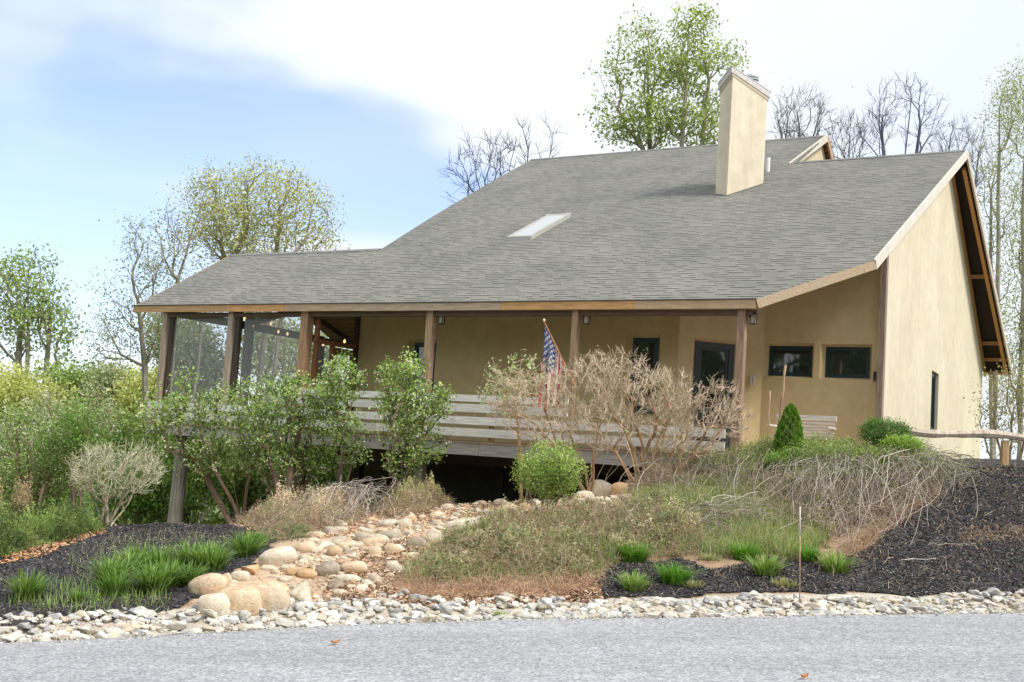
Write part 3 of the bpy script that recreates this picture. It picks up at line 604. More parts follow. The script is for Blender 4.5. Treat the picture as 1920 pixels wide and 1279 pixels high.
# ------------------------------------------------------------------ flag on its pole
fp0 = W(-3.72, .0, 2.85); tip = W(*hplane(1020, 603, 'y', -.45)); fp1 = W(*hplane(1049, 663, 'y', -.32)); base = tip + (fp1 - tip) * 2.05
flag = empty('flag', base, label='american flag hanging limp from a slanted wooden pole on the porch post', cat='flag')
b = MB(); b.tube([base - base, tip - base], [.016, .013], 8, (.50, .26, .12)); b.build('flag_pole', M['wood_post'], flag)
b = MB(); q = tip - base; b.tube([q - arr(0, 0, .01), q + arr(0, 0, .015), q + arr(0, 0, .04), q + arr(0, 0, .055)], [.014, .03, .026, .006], 8, (.75, .6, .42)); b.build('finial', M['painted'], flag, True)
nu, nv = 90, 150; U, Vv = np.meshgrid(np.linspace(0, 1, nu), np.linspace(0, 1, nv))
hoist0 = tip + (fp1 - tip) * .05; hoist1 = tip + (fp1 - tip) * 1.28
P0 = hoist0[None, None] * (1 - U[..., None]) + hoist1[None, None] * U[..., None]
mid = (hoist0 + hoist1) / 2
sp = HX * 1.0
off = (U - .5)
fold = .05 * np.sin(U * 19 + Vv * 1.5) * np.minimum(1, Vv * 3) + .03 * np.sin(U * 9 - Vv * 4)
hang = P0 * (1 - np.minimum(1, Vv * 3)[..., None] * .25) + (mid[None, None] + off[..., None] * HX * .42) * (np.minimum(1, Vv * 3)[..., None] * .25)
Z = hang[..., 2] - Vv * (1.5 + .12 * np.sin(U * 6) - .42 * U * Vv)
PP = np.stack([hang[..., 0] + HY[0] * fold * -1, hang[..., 1] + HY[1] * fold * -1, Z], -1) - base
stripe = (np.floor(U * 13) % 2 == 0)
C = np.where(stripe[..., None], arr(.50, .035, .05), arr(.80, .79, .78))
can = (U < 7 / 13) & (Vv < .42); C[can] = (.035, .06, .22)
uu = U / (7 / 13); vq = Vv / .42
for r_ in range(9):
    for c_ in range(6 if r_ % 2 == 0 else 5):
        cu = (r_ + 1) / 10; cv = ((2 * c_ + (1 if r_ % 2 == 0 else 2)) / 12)
        dx = (uu - cu) * .485; dy = (vq - cv) * .63; rr = np.hypot(dx, dy); th = np.arctan2(dy, dx); C[can & (rr < .030 * (.72 + .28 * np.cos(5 * th)))] = (.8, .8, .8)
b = MB(); i = (np.arange(nv - 1)[:, None] * nu + np.arange(nu - 1)[None]).ravel(); b.add(PP.reshape(-1, 3), np.stack([i, i + 1, i + nu + 1, i + nu], 1), C.reshape(-1, 3)); b.build('flag_cloth', M['petal'], flag, True)

# ------------------------------------------------------------------ bench, sticks, stake, fence, barrel
bench = empty('garden_bench', W(-.17, 1.5, 1.955), YAW, label='weathered grey slatted wooden garden bench behind the small conifer', cat='bench')
bw = 1.12; GB = (.66, .61, .55)
def bp(name, boxes, par=bench, c=GB, mat='wood_long'):
    b = MB()
    for p, q, w, h in boxes: b.beam(p, q, w, h, c)
    return b.build(name, M[mat], par)
for k in range(6):
    z = .44 + k * .058; y = .42 + k * .02; bp('back_slat', [((0, y, z), (bw, y, z), .022, .036)], c=np.array(GB) * R.uniform(.85, 1.1))
bp('top_rail', [((-.02, .55, .83), (bw + .02, .55, .83), .03, .10)], c=(.72, .67, .61))
for k in range(5): bp('seat_slat', [((0, .0 + k * .09, .42), (bw, .0 + k * .09, .42), .07, .022)])
for x in (0, bw):
    for y, z in ((0, .62), (.46, .60)): bp('leg', [((x, y, 0), (x, y, z), .055, .055)], mat='wood_post')
    bp('armrest', [((x, -.04, .64), (x, .5, .64), .07, .03)], mat='wood_cross'); 
    for y in (.12, .25, .37): bp('arm_slat', [((x, y, .44), (x, y, .63), .03, .03)], mat='wood_post')
def stick(px0, py0, px1, py1, d, r0, r1, c, name, label, cat, seed=0, wig=.012, mat='bark'):
    p, q = at(px0, py0, d), at(px1, py1, d); k = np.linspace(0, 1, 9)[:, None]; Q = p * (1 - k) + q * k; rr = np.random.default_rng(seed); Q[1:-1] += rr.normal(0, wig, (7, 3)); b = MB(); b.tube(Q - p, np.linspace(r0, r1, 9), 7, c)
    o = b.build(name, M[mat], None, True); o.location = tuple(p); return tag(o, label, cat)
stick(1453,868,1473,685,19.9,.026,.02,(.38,.26,.18),'walking_stick','tallest rough barked stick leaning against the porch wall behind the bench','stick',1)
stick(1459,862,1465,737,20.0,.018,.014,(.58,.30,.12),'walking_stick','short orange stripped stick leaning beside the taller one','stick',2,.004)
stick(1437,866,1444,733,19.6,.014,.010,(.50,.34,.22),'walking_stick','thin pale straight stick standing left of the bench','stick',3,.004)
st = G(1500, 1143)
stk = empty('marker_stake', st, label='thin copper coloured driveway marker stake in the roadside stones', cat='marker stake')
tp = at(1500, 950, st[1]); b = MB(); b.tube([(0, 0, -.1), (tp - st) * .86], .0065, 8, (.45, .26, .19)); b.build('rod', M['painted'], stk, True)
b = MB(); b.tube([(tp - st) * .72, (tp - st)], .0085, 8, (.58, .56, .54)); b.build('reflective_sleeve', M['painted'], stk, True)
fence = empty('split_rail_fence', at(1886, 868, 22.5), label='split rail fence with one rough grey rail on a short post by the gable wall', cat='fence'); fo = at(1886, 868, 22.5)
k = np.linspace(0, 1, 24); Q = []
for a in k:
    px = 1690 + 330 * a; py = 806 + 22 * a + 3.5 * math.sin(a * 9); Q.append(at(px, py, 22.5) - fo)
b = MB(); b.tube(Q, [.075 + .012 * math.sin(a * 17) + .006 * math.sin(a * 41) for a in k], 7, (.56, .47, .39)); b.build('rail', M['bark'], fence)
b = MB(); q = at(1886, 826, 22.5) - fo; b.box((-.06, .0, -.5), (.06, .11, q[2]), (.48, .33, .18)); b.build('post', M['wood_post'], fence)
bl = W(-9.25, 2.6, 0); bl[2] = .35
brl = empty('barrel', bl, label='blue plastic barrel stored in the dark under the deck', cat='barrel'); b = MB(); z = np.array([0, .05, .25, .27, .30, .55, .58, .62, .82, .86]); r_ = np.array([.26, .29, .29, .31, .29, .29, .31, .29, .28, .25]); b.tube([(0, 0, a) for a in z], r_, 24, (.02, .10, .28)); b.build('drum', M['painted'], brl, True)
b = MB(); b.tube([(0, 0, .861), (0, 0, .88)], [.2, .2], 20, (.03, .03, .03)); b.build('lid', M['painted'], brl)


# ------------------------------------------------------------------ stones
def stone_mesh(name, seed, mat, kind):
    rr = np.random.default_rng(seed); bm = bmesh.new()
    if kind == 'river':
        bmesh.ops.create_icosphere(bm, subdivisions=3, radius=1); off = Vector(rr.uniform(0, 50, 3))
        ex = rr.uniform(2.2, 3.0)
        for v in bm.verts:
            p = v.co.copy(); q = Vector([math.copysign(abs(c) ** (2 / ex) , c) for c in p]); v.co = q * (1 + .16 * mnoise.noise(p * 1.1 + off) + .03 * mnoise.noise(p * 4 + off))
    else:
        P = rr.normal(0, 1, (13, 3)); P /= np.linalg.norm(P, axis=1)[:, None]; P *= rr.uniform(.75, 1.1, (13, 1))
        for p in P: bm.verts.new(p)
        bmesh.ops.convex_hull(bm, input=bm.verts[:])
        for v in [v for v in bm.verts if not v.link_faces]: bm.verts.remove(v)
        bmesh.ops.bevel(bm, geom=bm.edges[:] , offset=.07, segments=1, affect='EDGES', profile=.6)
        bmesh.ops.triangulate(bm, faces=bm.faces[:]); bmesh.ops.subdivide_edges(bm, edges=bm.edges[:], cuts=1)
        off = Vector(rr.uniform(0, 50, 3))
        for v in bm.verts: v.co *= 1 + .09 * mnoise.noise(v.co * 2.3 + off)
    me = bpy.data.meshes.new(name); bm.to_mesh(me); bm.free(); me.materials.append(mat)
    ca = me.color_attributes.new('Col', 'FLOAT_COLOR', 'POINT'); ca.data.foreach_set('color', np.ones(len(me.vertices) * 4))
    me.polygons.foreach_set('use_smooth', np.full(len(me.polygons), kind == 'river')); return me
RV = [stone_mesh('river_stone', 100 + i, M['river'], 'river') for i in range(8)]
AG = [stone_mesh('riprap_stone', 200 + i, M['riprap'], 'ang') for i in range(12)]
def put_stone(me, name, p, size, rot, label, group, cat='stone', sink=.25):
    o = bpy.data.objects.new(name, me); col.objects.link(o); o.location = (p[0], p[1], p[2] + size[2] * (1 - 2 * sink)); o.scale = size; o.rotation_euler = rot
    tag(o, label, cat, group); return o
# large named boulders: px, py centre, width px, height px, tilt, tone, label
def tint(me, c):
    m2 = me.copy(); m2.color_attributes['Col'].data.foreach_set('color', np.tile([*c, 1], len(m2.vertices))); return m2
def fixmat(name, c0, c1):
    t = NT(name); v = t.mapping((1, 1, 1)); n = t.noise(v, 1.3, 5); n2 = t.noise(v, 8, 6, .7)
    c = t.ramp(n, [(.33, c0), (.67, c1)]); c = t.mul(c, t.ramp(n2, [(.3, .72), (.7, 1.15)])); n3 = t.noise(v, 2.6, 6, .75); c = t.mul(c, t.ramp(n3, [(.34, (.80, .70, .58)), (.48, (1.05, 1.03, 1))])); return t.done(t.bsdf(c, .85, n2, .5, .04, .15).outputs[0])
TAN = fixmat('tan_boulder', (.60, .44, .29), (.74, .62, .47)); ORG = fixmat('orange_boulder', (.56, .34, .17), (.68, .50, .33)); PALE = fixmat('pale_boulder', (.62, .54, .42), (.80, .74, .64)); GREY = fixmat('grey_boulder', (.30, .25, .21), (.46, .40, .34))
BL = [(388,1100,72,44,.35,TAN,'smooth long tan boulder at the left foot of the creek bed'),
 (445,1128,84,52,.0,TAN,'broad cracked tan boulder at the foot of the creek bed'),
 (508,1127,60,46,.0,fixmat('beige_boulder', (.56, .45, .33), (.70, .60, .47)),'rounded beige boulder right of the cracked one'),
 (398,1135,60,40,.2,PALE,'pale cream boulder tucked below the long tan one'),
 (563,1112,58,46,-.1,PALE,'peaked pale boulder above the roadside riprap'),
 (496,1106,76,26,.05,TAN,'flat pinkish tan boulder behind the cracked boulder'),
 (519,1045,66,34,.3,PALE,'large oval cream boulder on the upper left edge of the creek bed'),
 (570,1028,44,22,.2,TAN,'oval tan stone just right of the large cream oval'),
 (466,1068,44,24,.1,ORG,'rough bright orange rock beside the daylilies'),
 (450,1080,34,18,.0,PALE,'small oval cream stone below the orange rock'),
 (424,1090,18,28,.2,TAN,'upright narrow tan stone beside the long boulder'),
 (605,1022,36,18,.1,PALE,'angular white rock on the upper edge of the creek bed'),
 (612,1068,44,28,.35,GREY,'dark grey brown leaning stone in the middle of the creek bed'),
 (574,1077,34,18,.0,ORG,'oval orange brown stone beside the leaning grey one'),
 (661,1066,50,24,.2,TAN,'flat brown stone in mid creek bed right of the leaning one'),
 (702,1036,26,22,0,TAN,'round tan cobble above the flat brown stone'),
 (733,1030,28,22,.1,TAN,'smooth yellow cobble near the centre of the creek bed'),
 (780,1020,34,20,.3,GREY,'red brown stone beside the big white rock'),
 (810,1007,38,32,.2,PALE,'big white angular rock at the edge of the shrub bank'),
 (867,990,64,32,.25,PALE,'long streaked white boulder bordering the shrub bank'),
 (955,953,28,18,0,TAN,'round tan stone on the upper creek bed left of the round bush'),
 (986,952,22,16,0,ORG,'small orange stone left of the round bush'),
 (1127,917,42,32,-.2,PALE,'tall cream boulder with rusty stains under the deck edge'),
 (1163,918,34,26,.1,ORG,'rusty orange boulder at the upper end of the creek bed'),
 (1096,930,34,20,.1,PALE,'pale rounded boulder left of the rusty pair'),
 (1125,938,42,14,0,PALE,'flat cream stone below the tall rusty stained boulder'),
 (1088,941,26,14,0,PALE,'low white stone by the round bush'),
 (735,1062,24,18,0,PALE,'small pinkish white cobble near the pine straw'),
 (630,1098,46,24,.1,GREY,'grey and white split rock low in the creek bed')]
rr = np.random.default_rng(5)
for i, (px, py, wpx, hpx, tl, mt, lb) in enumerate(BL):
    g = G(px, py + hpx * .38); d = g[1]; s = wpx * d / F / 2 * 1.02; h = hpx * d / F / 2 * 1.02
    me = RV[i % 8] if 'angular' not in lb and 'rough' not in lb and 'peaked' not in lb and 'split' not in lb else AG[i % 12]
    me = me.copy(); me.materials[0] = mt
    o = bpy.data.objects.new('boulder', me); col.objects.link(o); o.scale = (s * 1.05, s * .8, h * 1.1); o.location = (g[0], g[1] + s * .25, g[2] + h * .62); o.rotation_euler = (rr.normal(0, .06), -tl, rr.normal(0, .15)); tag(o, lb, 'boulder')
def place_many(poly, n, szf, meshes, name, label, group, cat, taken, flat=.6, mind=.8, sink=.25):
    out = []; P = scatter(poly, n * 14); sz = np.sort(szf(n))[::-1]; k = 0
    T = list(taken)
    for p in P:
        if k >= n: break
        s = sz[k]
        if T:
            Ta = np.array(T[-2500:]); 
            if np.any(np.hypot(Ta[:, 0] - p[0], Ta[:, 1] - p[1]) < (Ta[:, 2] + s) * mind): continue
        T.append((p[0], p[1], s)); a = R.uniform(.7, 1.3)
        put_stone(meshes[R.integers(len(meshes))], name, p, (s * a, s / a * R.uniform(.7, 1), s * R.uniform(flat * .7, flat * 1.15)), (R.normal(0, .15), R.normal(0, .15), R.uniform(0, 6.3)), label, group, cat, sink); k += 1
    return T
tk = []
for (px, py, wpx, hpx, *_q) in BL: g = G(px, py + hpx * .38); tk.append((g[0], g[1], wpx * g[1] / F / 2 * .8))
P_CR = gpoly([(440,1135),(400,1112),(480,1062),(560,1020),(640,988),(760,970),(880,948),(960,936),(1060,930),(1110,905),(1180,905),(1180,935),(1060,965),(1000,978),(930,985),(840,1015),(800,1045),(740,1082),(690,1105),(600,1140),(500,1150)])
tk = place_many(P_CR, 290, lambda n: np.clip(R.lognormal(-2.85, .45, n), .03, .14), RV, 'river_stone', 'rounded tan or cream river stone lying in the dry creek bed', 'river stones in the dry creek bed', 'stone', tk, .62, .80, .36)
P_CR2 = gpoly([(560,1120),(520,1075),(620,1020),(760,985),(900,960),(1000,950),(960,985),(860,1010),(800,1050),(730,1090),(640,1120)])
b = MB()
def merged(b, meshes, P, sz, cols, flat):
    for p, s, c in zip(P, sz, cols):
        me = meshes[R.integers(len(meshes))]
        if id(me) not in _mc:
            v = np.zeros(len(me.vertices) * 3); me.vertices.foreach_get('co', v); _mc[id(me)] = (v.reshape(-1, 3), [list(q.vertices) for q in me.polygons])
            li = np.array([q for q in _mc[id(me)][1]]); _mc[id(me)] = (_mc[id(me)][0], li)
        v, f = _mc[id(me)]; a = R.uniform(0, 6.3); ca, sa = math.cos(a), math.sin(a); k = R.uniform(.7, 1.3)
        v2 = v * (s * k, s / k, s * flat); v2 = np.column_stack([v2[:, 0] * ca - v2[:, 1] * sa, v2[:, 0] * sa + v2[:, 1] * ca, v2[:, 2]]) + p + arr(0, 0, s * flat * .5); b.add(v2, f, c)
_mc = {}
LOW = [stone_mesh('pebble', 300 + i, M['rock'], 'ang') for i in range(6)]
P = scatter(P_CR2, 2600); merged(b, LOW, P, np.clip(R.lognormal(-3.9, .4, len(P)), .01, .05), mixc([(.52,.42,.30),(.60,.53,.42),(.42,.36,.29),(.50,.33,.19)], len(P), .12), .6)
tag(b.build('creek_gravel', M['rock']), 'small tan gravel filling between the creek stones', 'gravel', kind='stuff')
# roadside riprap
rx = np.linspace(-6.5, 9.5, 60)
P_RR = np.array([(x, edge_y(x) + .05) for x in rx] + [(x, edge_y(x) + np.interp(x, [-6, -3, -1, 1, 4, 7], [.70, .78, .92, .74, .66, .70]) + .08 * math.sin(x * 5)) for x in rx[::-1]])
tk2 = place_many(P_RR, 298, lambda n: np.clip(R.lognormal(-2.62, .30, n), .045, .14), AG, 'riprap_stone', 'angular grey white stone in the riprap strip along the road', 'riprap stones edging the road', 'stone', [], .55, .62, .2)
b = MB(); P = scatter(P_RR, 2600, .03); merged(b, LOW, P, np.clip(R.lognormal(-3.0, .38, len(P)), .02, .095), mixc([(.60,.57,.52),(.42,.42,.42),(.68,.64,.58),(.50,.44,.35)], len(P), .12), .55)
tag(b.build('riprap_gravel', M['rock']), 'smaller broken stone filling the riprap strip', 'gravel', kind='stuff')
b = MB(); g = np.array([(x, edge_y(x) + R.normal(-.07, .1)) for x in R.uniform(-7, 9, 1100)]); P = np.column_stack([g, ROADB * np.clip(g[:, 0], -12, 12)]); merged(b, LOW, P, R.uniform(.006, .022, len(P)), mixc([(.5,.48,.44),(.34,.34,.35),(.62,.56,.46)], len(P), .12), .5)
tag(b.build('loose_gravel', M['rock']), 'loose grit scattered on the road edge', 'gravel', kind='stuff')
# dry leaves on the road
for px, py, lb in ((628, 1209, 'curled orange dry leaf lying on the road below the creek bed'), (1508, 1274, 'small brown dry leaf on the road near the bottom edge')):
    r = ray(px, py); t_ = CAMZ / (ROADB * r[0] - r[2]); p = CAM + r * t_; p[2] += .012
    b = MB(); k = np.linspace(-1, 1, 9); V = []
    for a in k:
        wdt = .022 * (1 - abs(a) ** 2); V += [(a * .05, -wdt, .02 * a * a + .012), (a * .05, 0, .02 * a * a), (a * .05, wdt, .02 * a * a + .018)]
    i = np.arange(8) * 3; f = np.concatenate([np.stack([i, i + 3, i + 4, i + 1], 1), np.stack([i + 1, i + 4, i + 5, i + 2], 1)]); b.add(V, f, (.52, .24, .10)); o = b.build('dry_leaf', M['petal']); o.location = tuple(p); o.rotation_euler = (0, 0, .7); tag(o, lb, 'leaf')

# ------------------------------------------------------------------ plants
def ell(px, py, rx, ry, d, dz=None):
    c = at(px, py, d); s = d / F; return (c, arr(rx * s, (rx * s if dz is None else dz), ry * s))
def sample(ells, n, shell=.0, clump=0, cr=.2):
    vol = np.array([np.prod(e[1]) for e in ells]); k = R.choice(len(ells), n, p=vol / vol.sum()); u = nrm(R.normal(0, 1, (n, 3))) * (R.uniform(shell ** 3, 1, (n, 1)) ** (1 / 3))
    C = np.array([e[0] for e in ells])[k]; S = np.array([e[1] for e in ells])[k]; P = C + u * S
    if clump:
        cc = P[:clump]; kk = R.integers(clump, size=n); P = cc[kk] + R.normal(0, cr, (n, 3))
    return P
def grow(stems, att, seg=.35, kpath=.35, curve=.25, down=.0):
    """stems: list of polylines (Nx3). returns nodes, parent, and tip indices"""
    nodes, par, pl, dr = [], [], [], []
    for s_ in stems:
        for i, p in enumerate(s_):
            nodes.append(p); par.append(-1 if i == 0 else len(nodes) - 2); pl.append(0 if i == 0 else pl[-1] + np.linalg.norm(np.subtract(p, s_[i - 1]))); dr.append(nrm(np.subtract(s_[min(i + 1, len(s_) - 1)], s_[max(i - 1, 0)])))
    N0 = len(nodes); mx_ = N0 + len(att) * 12; NP = np.zeros((mx_, 3)); NP[:N0] = nodes; PLn = np.zeros(mx_); PLn[:N0] = pl; DR = np.zeros((mx_, 3)); DR[:N0] = dr; n = N0; tips = []
    root = np.mean([s_[0] for s_ in stems], 0); order = np.argsort(np.linalg.norm(att - root, axis=1)); isroot = np.zeros(mx_, bool)
    for i in range(N0): isroot[i] = par[i] == -1
    for i in order:
        a = att[i]; dv = a - NP[:n]; ds = np.linalg.norm(dv, axis=1); cosn = np.einsum('ij,ij->i', dv, DR[:n]) / np.maximum(ds, 1e-6)
        cost = ds * (1 + .5 * (cosn < .1) + .4 * (1 - cosn)) + kpath * PLn[:n] + isroot[:n] * 3
        j = int(np.argmin(cost)); L = ds[j]
        if L < seg * .3: tips.append(j); continue
        m_ = int(min(11, max(1, round(L / seg)))); p0 = NP[j]; c1 = p0 + DR[j] * L * (.35 + curve) ; last = j; prev = p0
        for k in range(1, m_ + 1):
            t_ = k / m_; q = p0 * (1 - t_) ** 2 + c1 * 2 * t_ * (1 - t_) + a * t_ * t_
            if k < m_: q = q + R.normal(0, .035 * L / m_ * 2, 3)
            NP[n] = q; par.append(last); DR[n] = nrm(q - prev); PLn[n] = PLn[last] + np.linalg.norm(q - prev); prev = q; last = n; n += 1
        tips.append(last)
    return NP[:n], np.array(par), np.array(tips), DR[:n]
def skin(b, NP, par, r0, rbase, c, k_thick=6, e=2.2, cthin=None):
    n = len(NP); acc = np.zeros(n); ch = np.zeros(n, int)
    for i in range(n - 1, -1, -1):
        if ch[i] == 0: acc[i] = 1
        if par[i] >= 0: acc[par[i]] += acc[i]; ch[par[i]] += 1
    rad = acc ** (1 / e); rad = r0 + (rbase - r0) * (rad - 1) / max(rad.max() - 1, 1e-6)
    i = np.arange(n)[par >= 0]; p = par[i]; P = np.stack([NP[p], NP[i]], 1); ra_ = np.stack([np.minimum(rad[p], rad[i] * 1.35), rad[i]], 1)
    P[:, 0] -= (P[:, 1] - P[:, 0]) * .06
    c = np.asarray(c); ct = c if cthin is None else np.asarray(cthin); big = rad[i] > rbase * .3
    for msk, kk, cc in ((big, k_thick, c), (~big, 3, ct)):
        if msk.any(): m_ = msk.sum(); b.tubes(P[msk], ra_[msk], kk, np.clip(cc[None] * R.uniform(.8, 1.2, (m_, 1)), 0, 1))
    return rad
def stem(p, q, n=5, wig=.1, lean=(0, 0, 0)):
    t_ = np.linspace(0, 1, n)[:, None]; P = np.asarray(p) * (1 - t_) + np.asarray(q) * t_ + np.asarray(lean) * (t_ * (1 - t_)) ; P[1:] += R.normal(0, wig, (n - 1, 3)) * (.3, .3, .1); return [x for x in P]
def plant(name, label, cat, group, basept, stems, ells, natt, leafn, lsize, lcols, lw=None, r0=.006, rb=.05, bark=(.2, .15, .11), cthin=None, seg=.35, clump=0, cr=.25, spread=.25, shell=.3, blossom=0, bsize=.03, bcol=((.8,.78,.72),), kpath=.35, curve=.25, asp=.55, tipdir=False, extra_tip=0, up=.5, toplight=.25, parts=('trunk', 'crown'), bfilter=None):
    base_ = np.asarray(basept, float); root = empty(name, base_, label=label, cat=cat, group=group)
    att = sample(ells, natt, shell, clump, cr); NP, par, tips, DR = grow(stems, att, seg, kpath, curve)
    b = MB(); skin(b, NP - base_, par, r0, rb, bark, cthin=cthin)
    if extra_tip:
        T = np.repeat(tips, extra_tip); d = nrm(DR[T] + R.normal(0, .45, (len(T), 3)) + arr(0, 0, .15)); L = spread * R.uniform(.5, 1.2, (len(T), 1)); p = NP[T] - base_
        mid_ = p + d * L * .5 + R.normal(0, .06, d.shape) * L; b.tubes(np.stack([p, mid_, p + d * L], 1), np.tile([r0 * 1.1, r0 * .95, r0 * .7], (len(T), 1)), 3, jit(cthin if cthin is not None else bark, len(T), .15, .03))
    b.build(parts[0], M['bark'], root)
    if leafn:
        n = len(tips) * leafn; T = np.repeat(tips, leafn); C = NP[T] + R.normal(0, spread, (n, 3)) * (1, 1, .8) - base_
        if tipdir: C = NP[T] + DR[T] * R.uniform(-1, 1, (n, 1)) * spread + R.normal(0, spread * .25, (n, 3)) - base_
        cl = mixc(lcols, len(tips), .16, lw); cl = np.repeat(cl, leafn, 0) * R.uniform(.75, 1.3, (n, 1))
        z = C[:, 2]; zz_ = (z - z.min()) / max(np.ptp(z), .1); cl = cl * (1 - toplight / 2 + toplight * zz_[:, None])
        b = MB(); b.leaves(C, lsize, np.clip(cl, 0, 1), asp, up); b.build(parts[1], M['leaf'], root)
    if blossom:
        T = R.choice(tips, blossom); C = NP[T] + R.normal(0, spread * .8, (blossom, 3)) - base_; b = MB(); C = np.repeat(C, 4, 0) + R.normal(0, bsize * .6, (blossom * 4, 3)); b.leaves(C, bsize, mixc(bcol, len(C), .06), .8); b.build('blossom', M['petal'], root)
    return root
YG = [(.24,.30,.11), (.30,.36,.15), (.19,.25,.09), (.35,.38,.2)]
OLV = [(.28,.33,.17), (.36,.39,.23), (.22,.27,.13)]
GRN = [(.10,.20,.04), (.16,.28,.06), (.22,.36,.09), (.07,.14,.035)]
YEL = [(.46,.47,.17), (.38,.43,.17), (.52,.50,.24)]
GB_ = (.26, .23, .20)
# trees
def tree(px, pyb, d, lean_px, top, label, ells_px, natt, leafn, lsize, cols, lw=None, group=None, rb=.14, bark=GB_, nst=1, **k):
    e = [ell(*q, d, **({})) for q in ells_px]; base_ = at(px, pyb, d); base_[2] = min(base_[2], H1(base_[0], base_[1])); st_ = []
    for i in range(nst):
        q = at(lean_px[i][0], lean_px[i][1], d) + arr(0, R.normal(0, .3), 0); st_.append(stem(base_ + arr(R.normal(0, .12), R.normal(0, .12), 0) * (i > 0), q, 9, .12))
    return plant('deciduous_tree', label, 'tree', group, base_, st_, e, natt, leafn, lsize, cols, lw, rb=rb, bark=bark, **k)
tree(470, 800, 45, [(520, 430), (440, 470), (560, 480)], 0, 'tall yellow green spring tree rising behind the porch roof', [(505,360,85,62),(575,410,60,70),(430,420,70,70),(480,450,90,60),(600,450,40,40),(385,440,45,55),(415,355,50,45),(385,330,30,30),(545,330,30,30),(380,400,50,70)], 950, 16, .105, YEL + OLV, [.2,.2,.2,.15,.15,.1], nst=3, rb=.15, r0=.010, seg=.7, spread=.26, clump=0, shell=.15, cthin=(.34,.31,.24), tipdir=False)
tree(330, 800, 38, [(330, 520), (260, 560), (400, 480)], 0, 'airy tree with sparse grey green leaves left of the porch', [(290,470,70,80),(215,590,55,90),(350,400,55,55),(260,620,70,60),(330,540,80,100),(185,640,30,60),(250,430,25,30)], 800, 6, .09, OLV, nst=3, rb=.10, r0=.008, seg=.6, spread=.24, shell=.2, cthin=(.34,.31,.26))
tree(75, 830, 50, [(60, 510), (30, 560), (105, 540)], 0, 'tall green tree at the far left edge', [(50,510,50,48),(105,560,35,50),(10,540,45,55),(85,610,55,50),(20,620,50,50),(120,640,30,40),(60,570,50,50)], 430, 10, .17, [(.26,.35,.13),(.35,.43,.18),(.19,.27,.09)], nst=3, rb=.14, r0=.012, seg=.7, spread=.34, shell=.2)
tree(1275, 420, 48, [(1290, 60), (1215, 110), (1330, 150)], 0, 'tall leafy green tree standing behind the chimney', [(1195,75,40,50),(1240,130,55,45),(1295,45,42,48),(1150,140,35,45),(1150,220,50,48),(1215,225,60,60),(1290,140,45,55),(1340,110,55,28),(1310,220,60,60),(1330,40,18,25)], 620, 17, .15, [(.27,.35,.10),(.36,.44,.16),(.20,.27,.07)], nst=3, rb=.15, r0=.012, seg=.7, spread=.27, shell=.15, bark=(.34,.30,.24), clump=0)
DKB = (.10,.115,.16)
tree(950, 480, 45, [(955, 330), (910, 340), (990, 330)], 0, 'bare dark budding tree showing above the left roof slope', [(930,320,100,60),(860,350,40,35),(1010,265,40,45),(925,280,20,40)], 120, 0, .05, OLV, nst=3, rb=.09, r0=.008, seg=.35, bark=DKB, shell=.6, extra_tip=4, spread=.6, curve=.05, kpath=.6)
tree(1490, 420, 52, [(1500, 240), (1470, 260), (1540, 250)], 0, 'bare bushy tree just right of the chimney', [(1500,225,55,60),(1470,260,35,60)], 150, 2, .08, YG, nst=3, rb=.09, r0=.008, seg=.4, bark=(.19,.19,.22), shell=.5, extra_tip=3, spread=.6, curve=.05, kpath=.6)
tree(1690, 420, 50, [(1690, 220), (1650, 240), (1720, 240)], 0, 'largest bare dark tree above the right roof ridge', [(1690,215,65,75),(1640,250,40,50),(1745,220,30,50)], 130, 0, .08, YG, nst=3, rb=.10, r0=.008, seg=.4, bark=(.12,.13,.185), shell=.5, extra_tip=3, spread=.6, curve=.05, kpath=.6)
tree(1800, 440, 56, [(1800, 260), (1780, 280), (1830, 300)], 0, 'small bare tree between the big bare one and the right edge', [(1790,280,50,55),(1830,320,30,80)], 170, 1, .08, OLV, nst=3, rb=.09, r0=.008, seg=.4, bark=(.17,.18,.22), shell=.4, extra_tip=3, spread=.6, curve=.05, kpath=.6)
tree(1590, 420, 58, [(1590, 270), (1570, 290), (1610, 280)], 0, 'low bare tree right of the upper gable', [(1590,265,50,50)], 130, 1, .08, OLV, nst=3, rb=.08, r0=.008, seg=.4, bark=(.17,.18,.22), shell=.4, extra_tip=3, spread=.6, curve=.05, kpath=.6)
RT = [(.28,.34,.14), (.34,.38,.19), (.22,.28,.09)]
tree(1862, 880, 41, [(1880, 200), (1868, 350)], 0, 'slender tall tree with sparse young leaves right of the gable', [(1875,300,42,150),(1870,560,38,150),(1900,180,30,80),(1850,420,20,100)], 420, 11, .085, RT, nst=2, rb=.085, r0=.006, seg=.5, spread=.25, shell=.1, bark=(.36,.32,.27), cthin=(.30,.27,.24))
tree(1912, 880, 43, [(1918, 120), (1935, 300)], 0, 'leafier slender tree cut by the right edge of the picture', [(1915,200,45,90),(1920,420,40,150),(1925,650,45,120)], 560, 13, .09, RT, nst=2, rb=.09, r0=.006, seg=.5, spread=.28, shell=.1, bark=(.33,.29,.25), cthin=(.30,.27,.24))
plant('twiggy_shrub', 'tall twiggy shrub behind the rail fence', 'shrub', None, at(1885, 868, 27), [stem(at(1885 + q, 868, 27), at(1880 + 2.2 * q, 780, 27), 5, .05) for q in (-22, -8, 8, 25)], [ell(1880,780,50,85,27), ell(1900,740,50,60,27)], 260, 8, .06, [(.26,.30,.12),(.30,.26,.15),(.20,.26,.08)], rb=.03, r0=.004, seg=.25, spread=.14, extra_tip=2, bark=(.30,.25,.19), parts=('stems', 'foliage'))
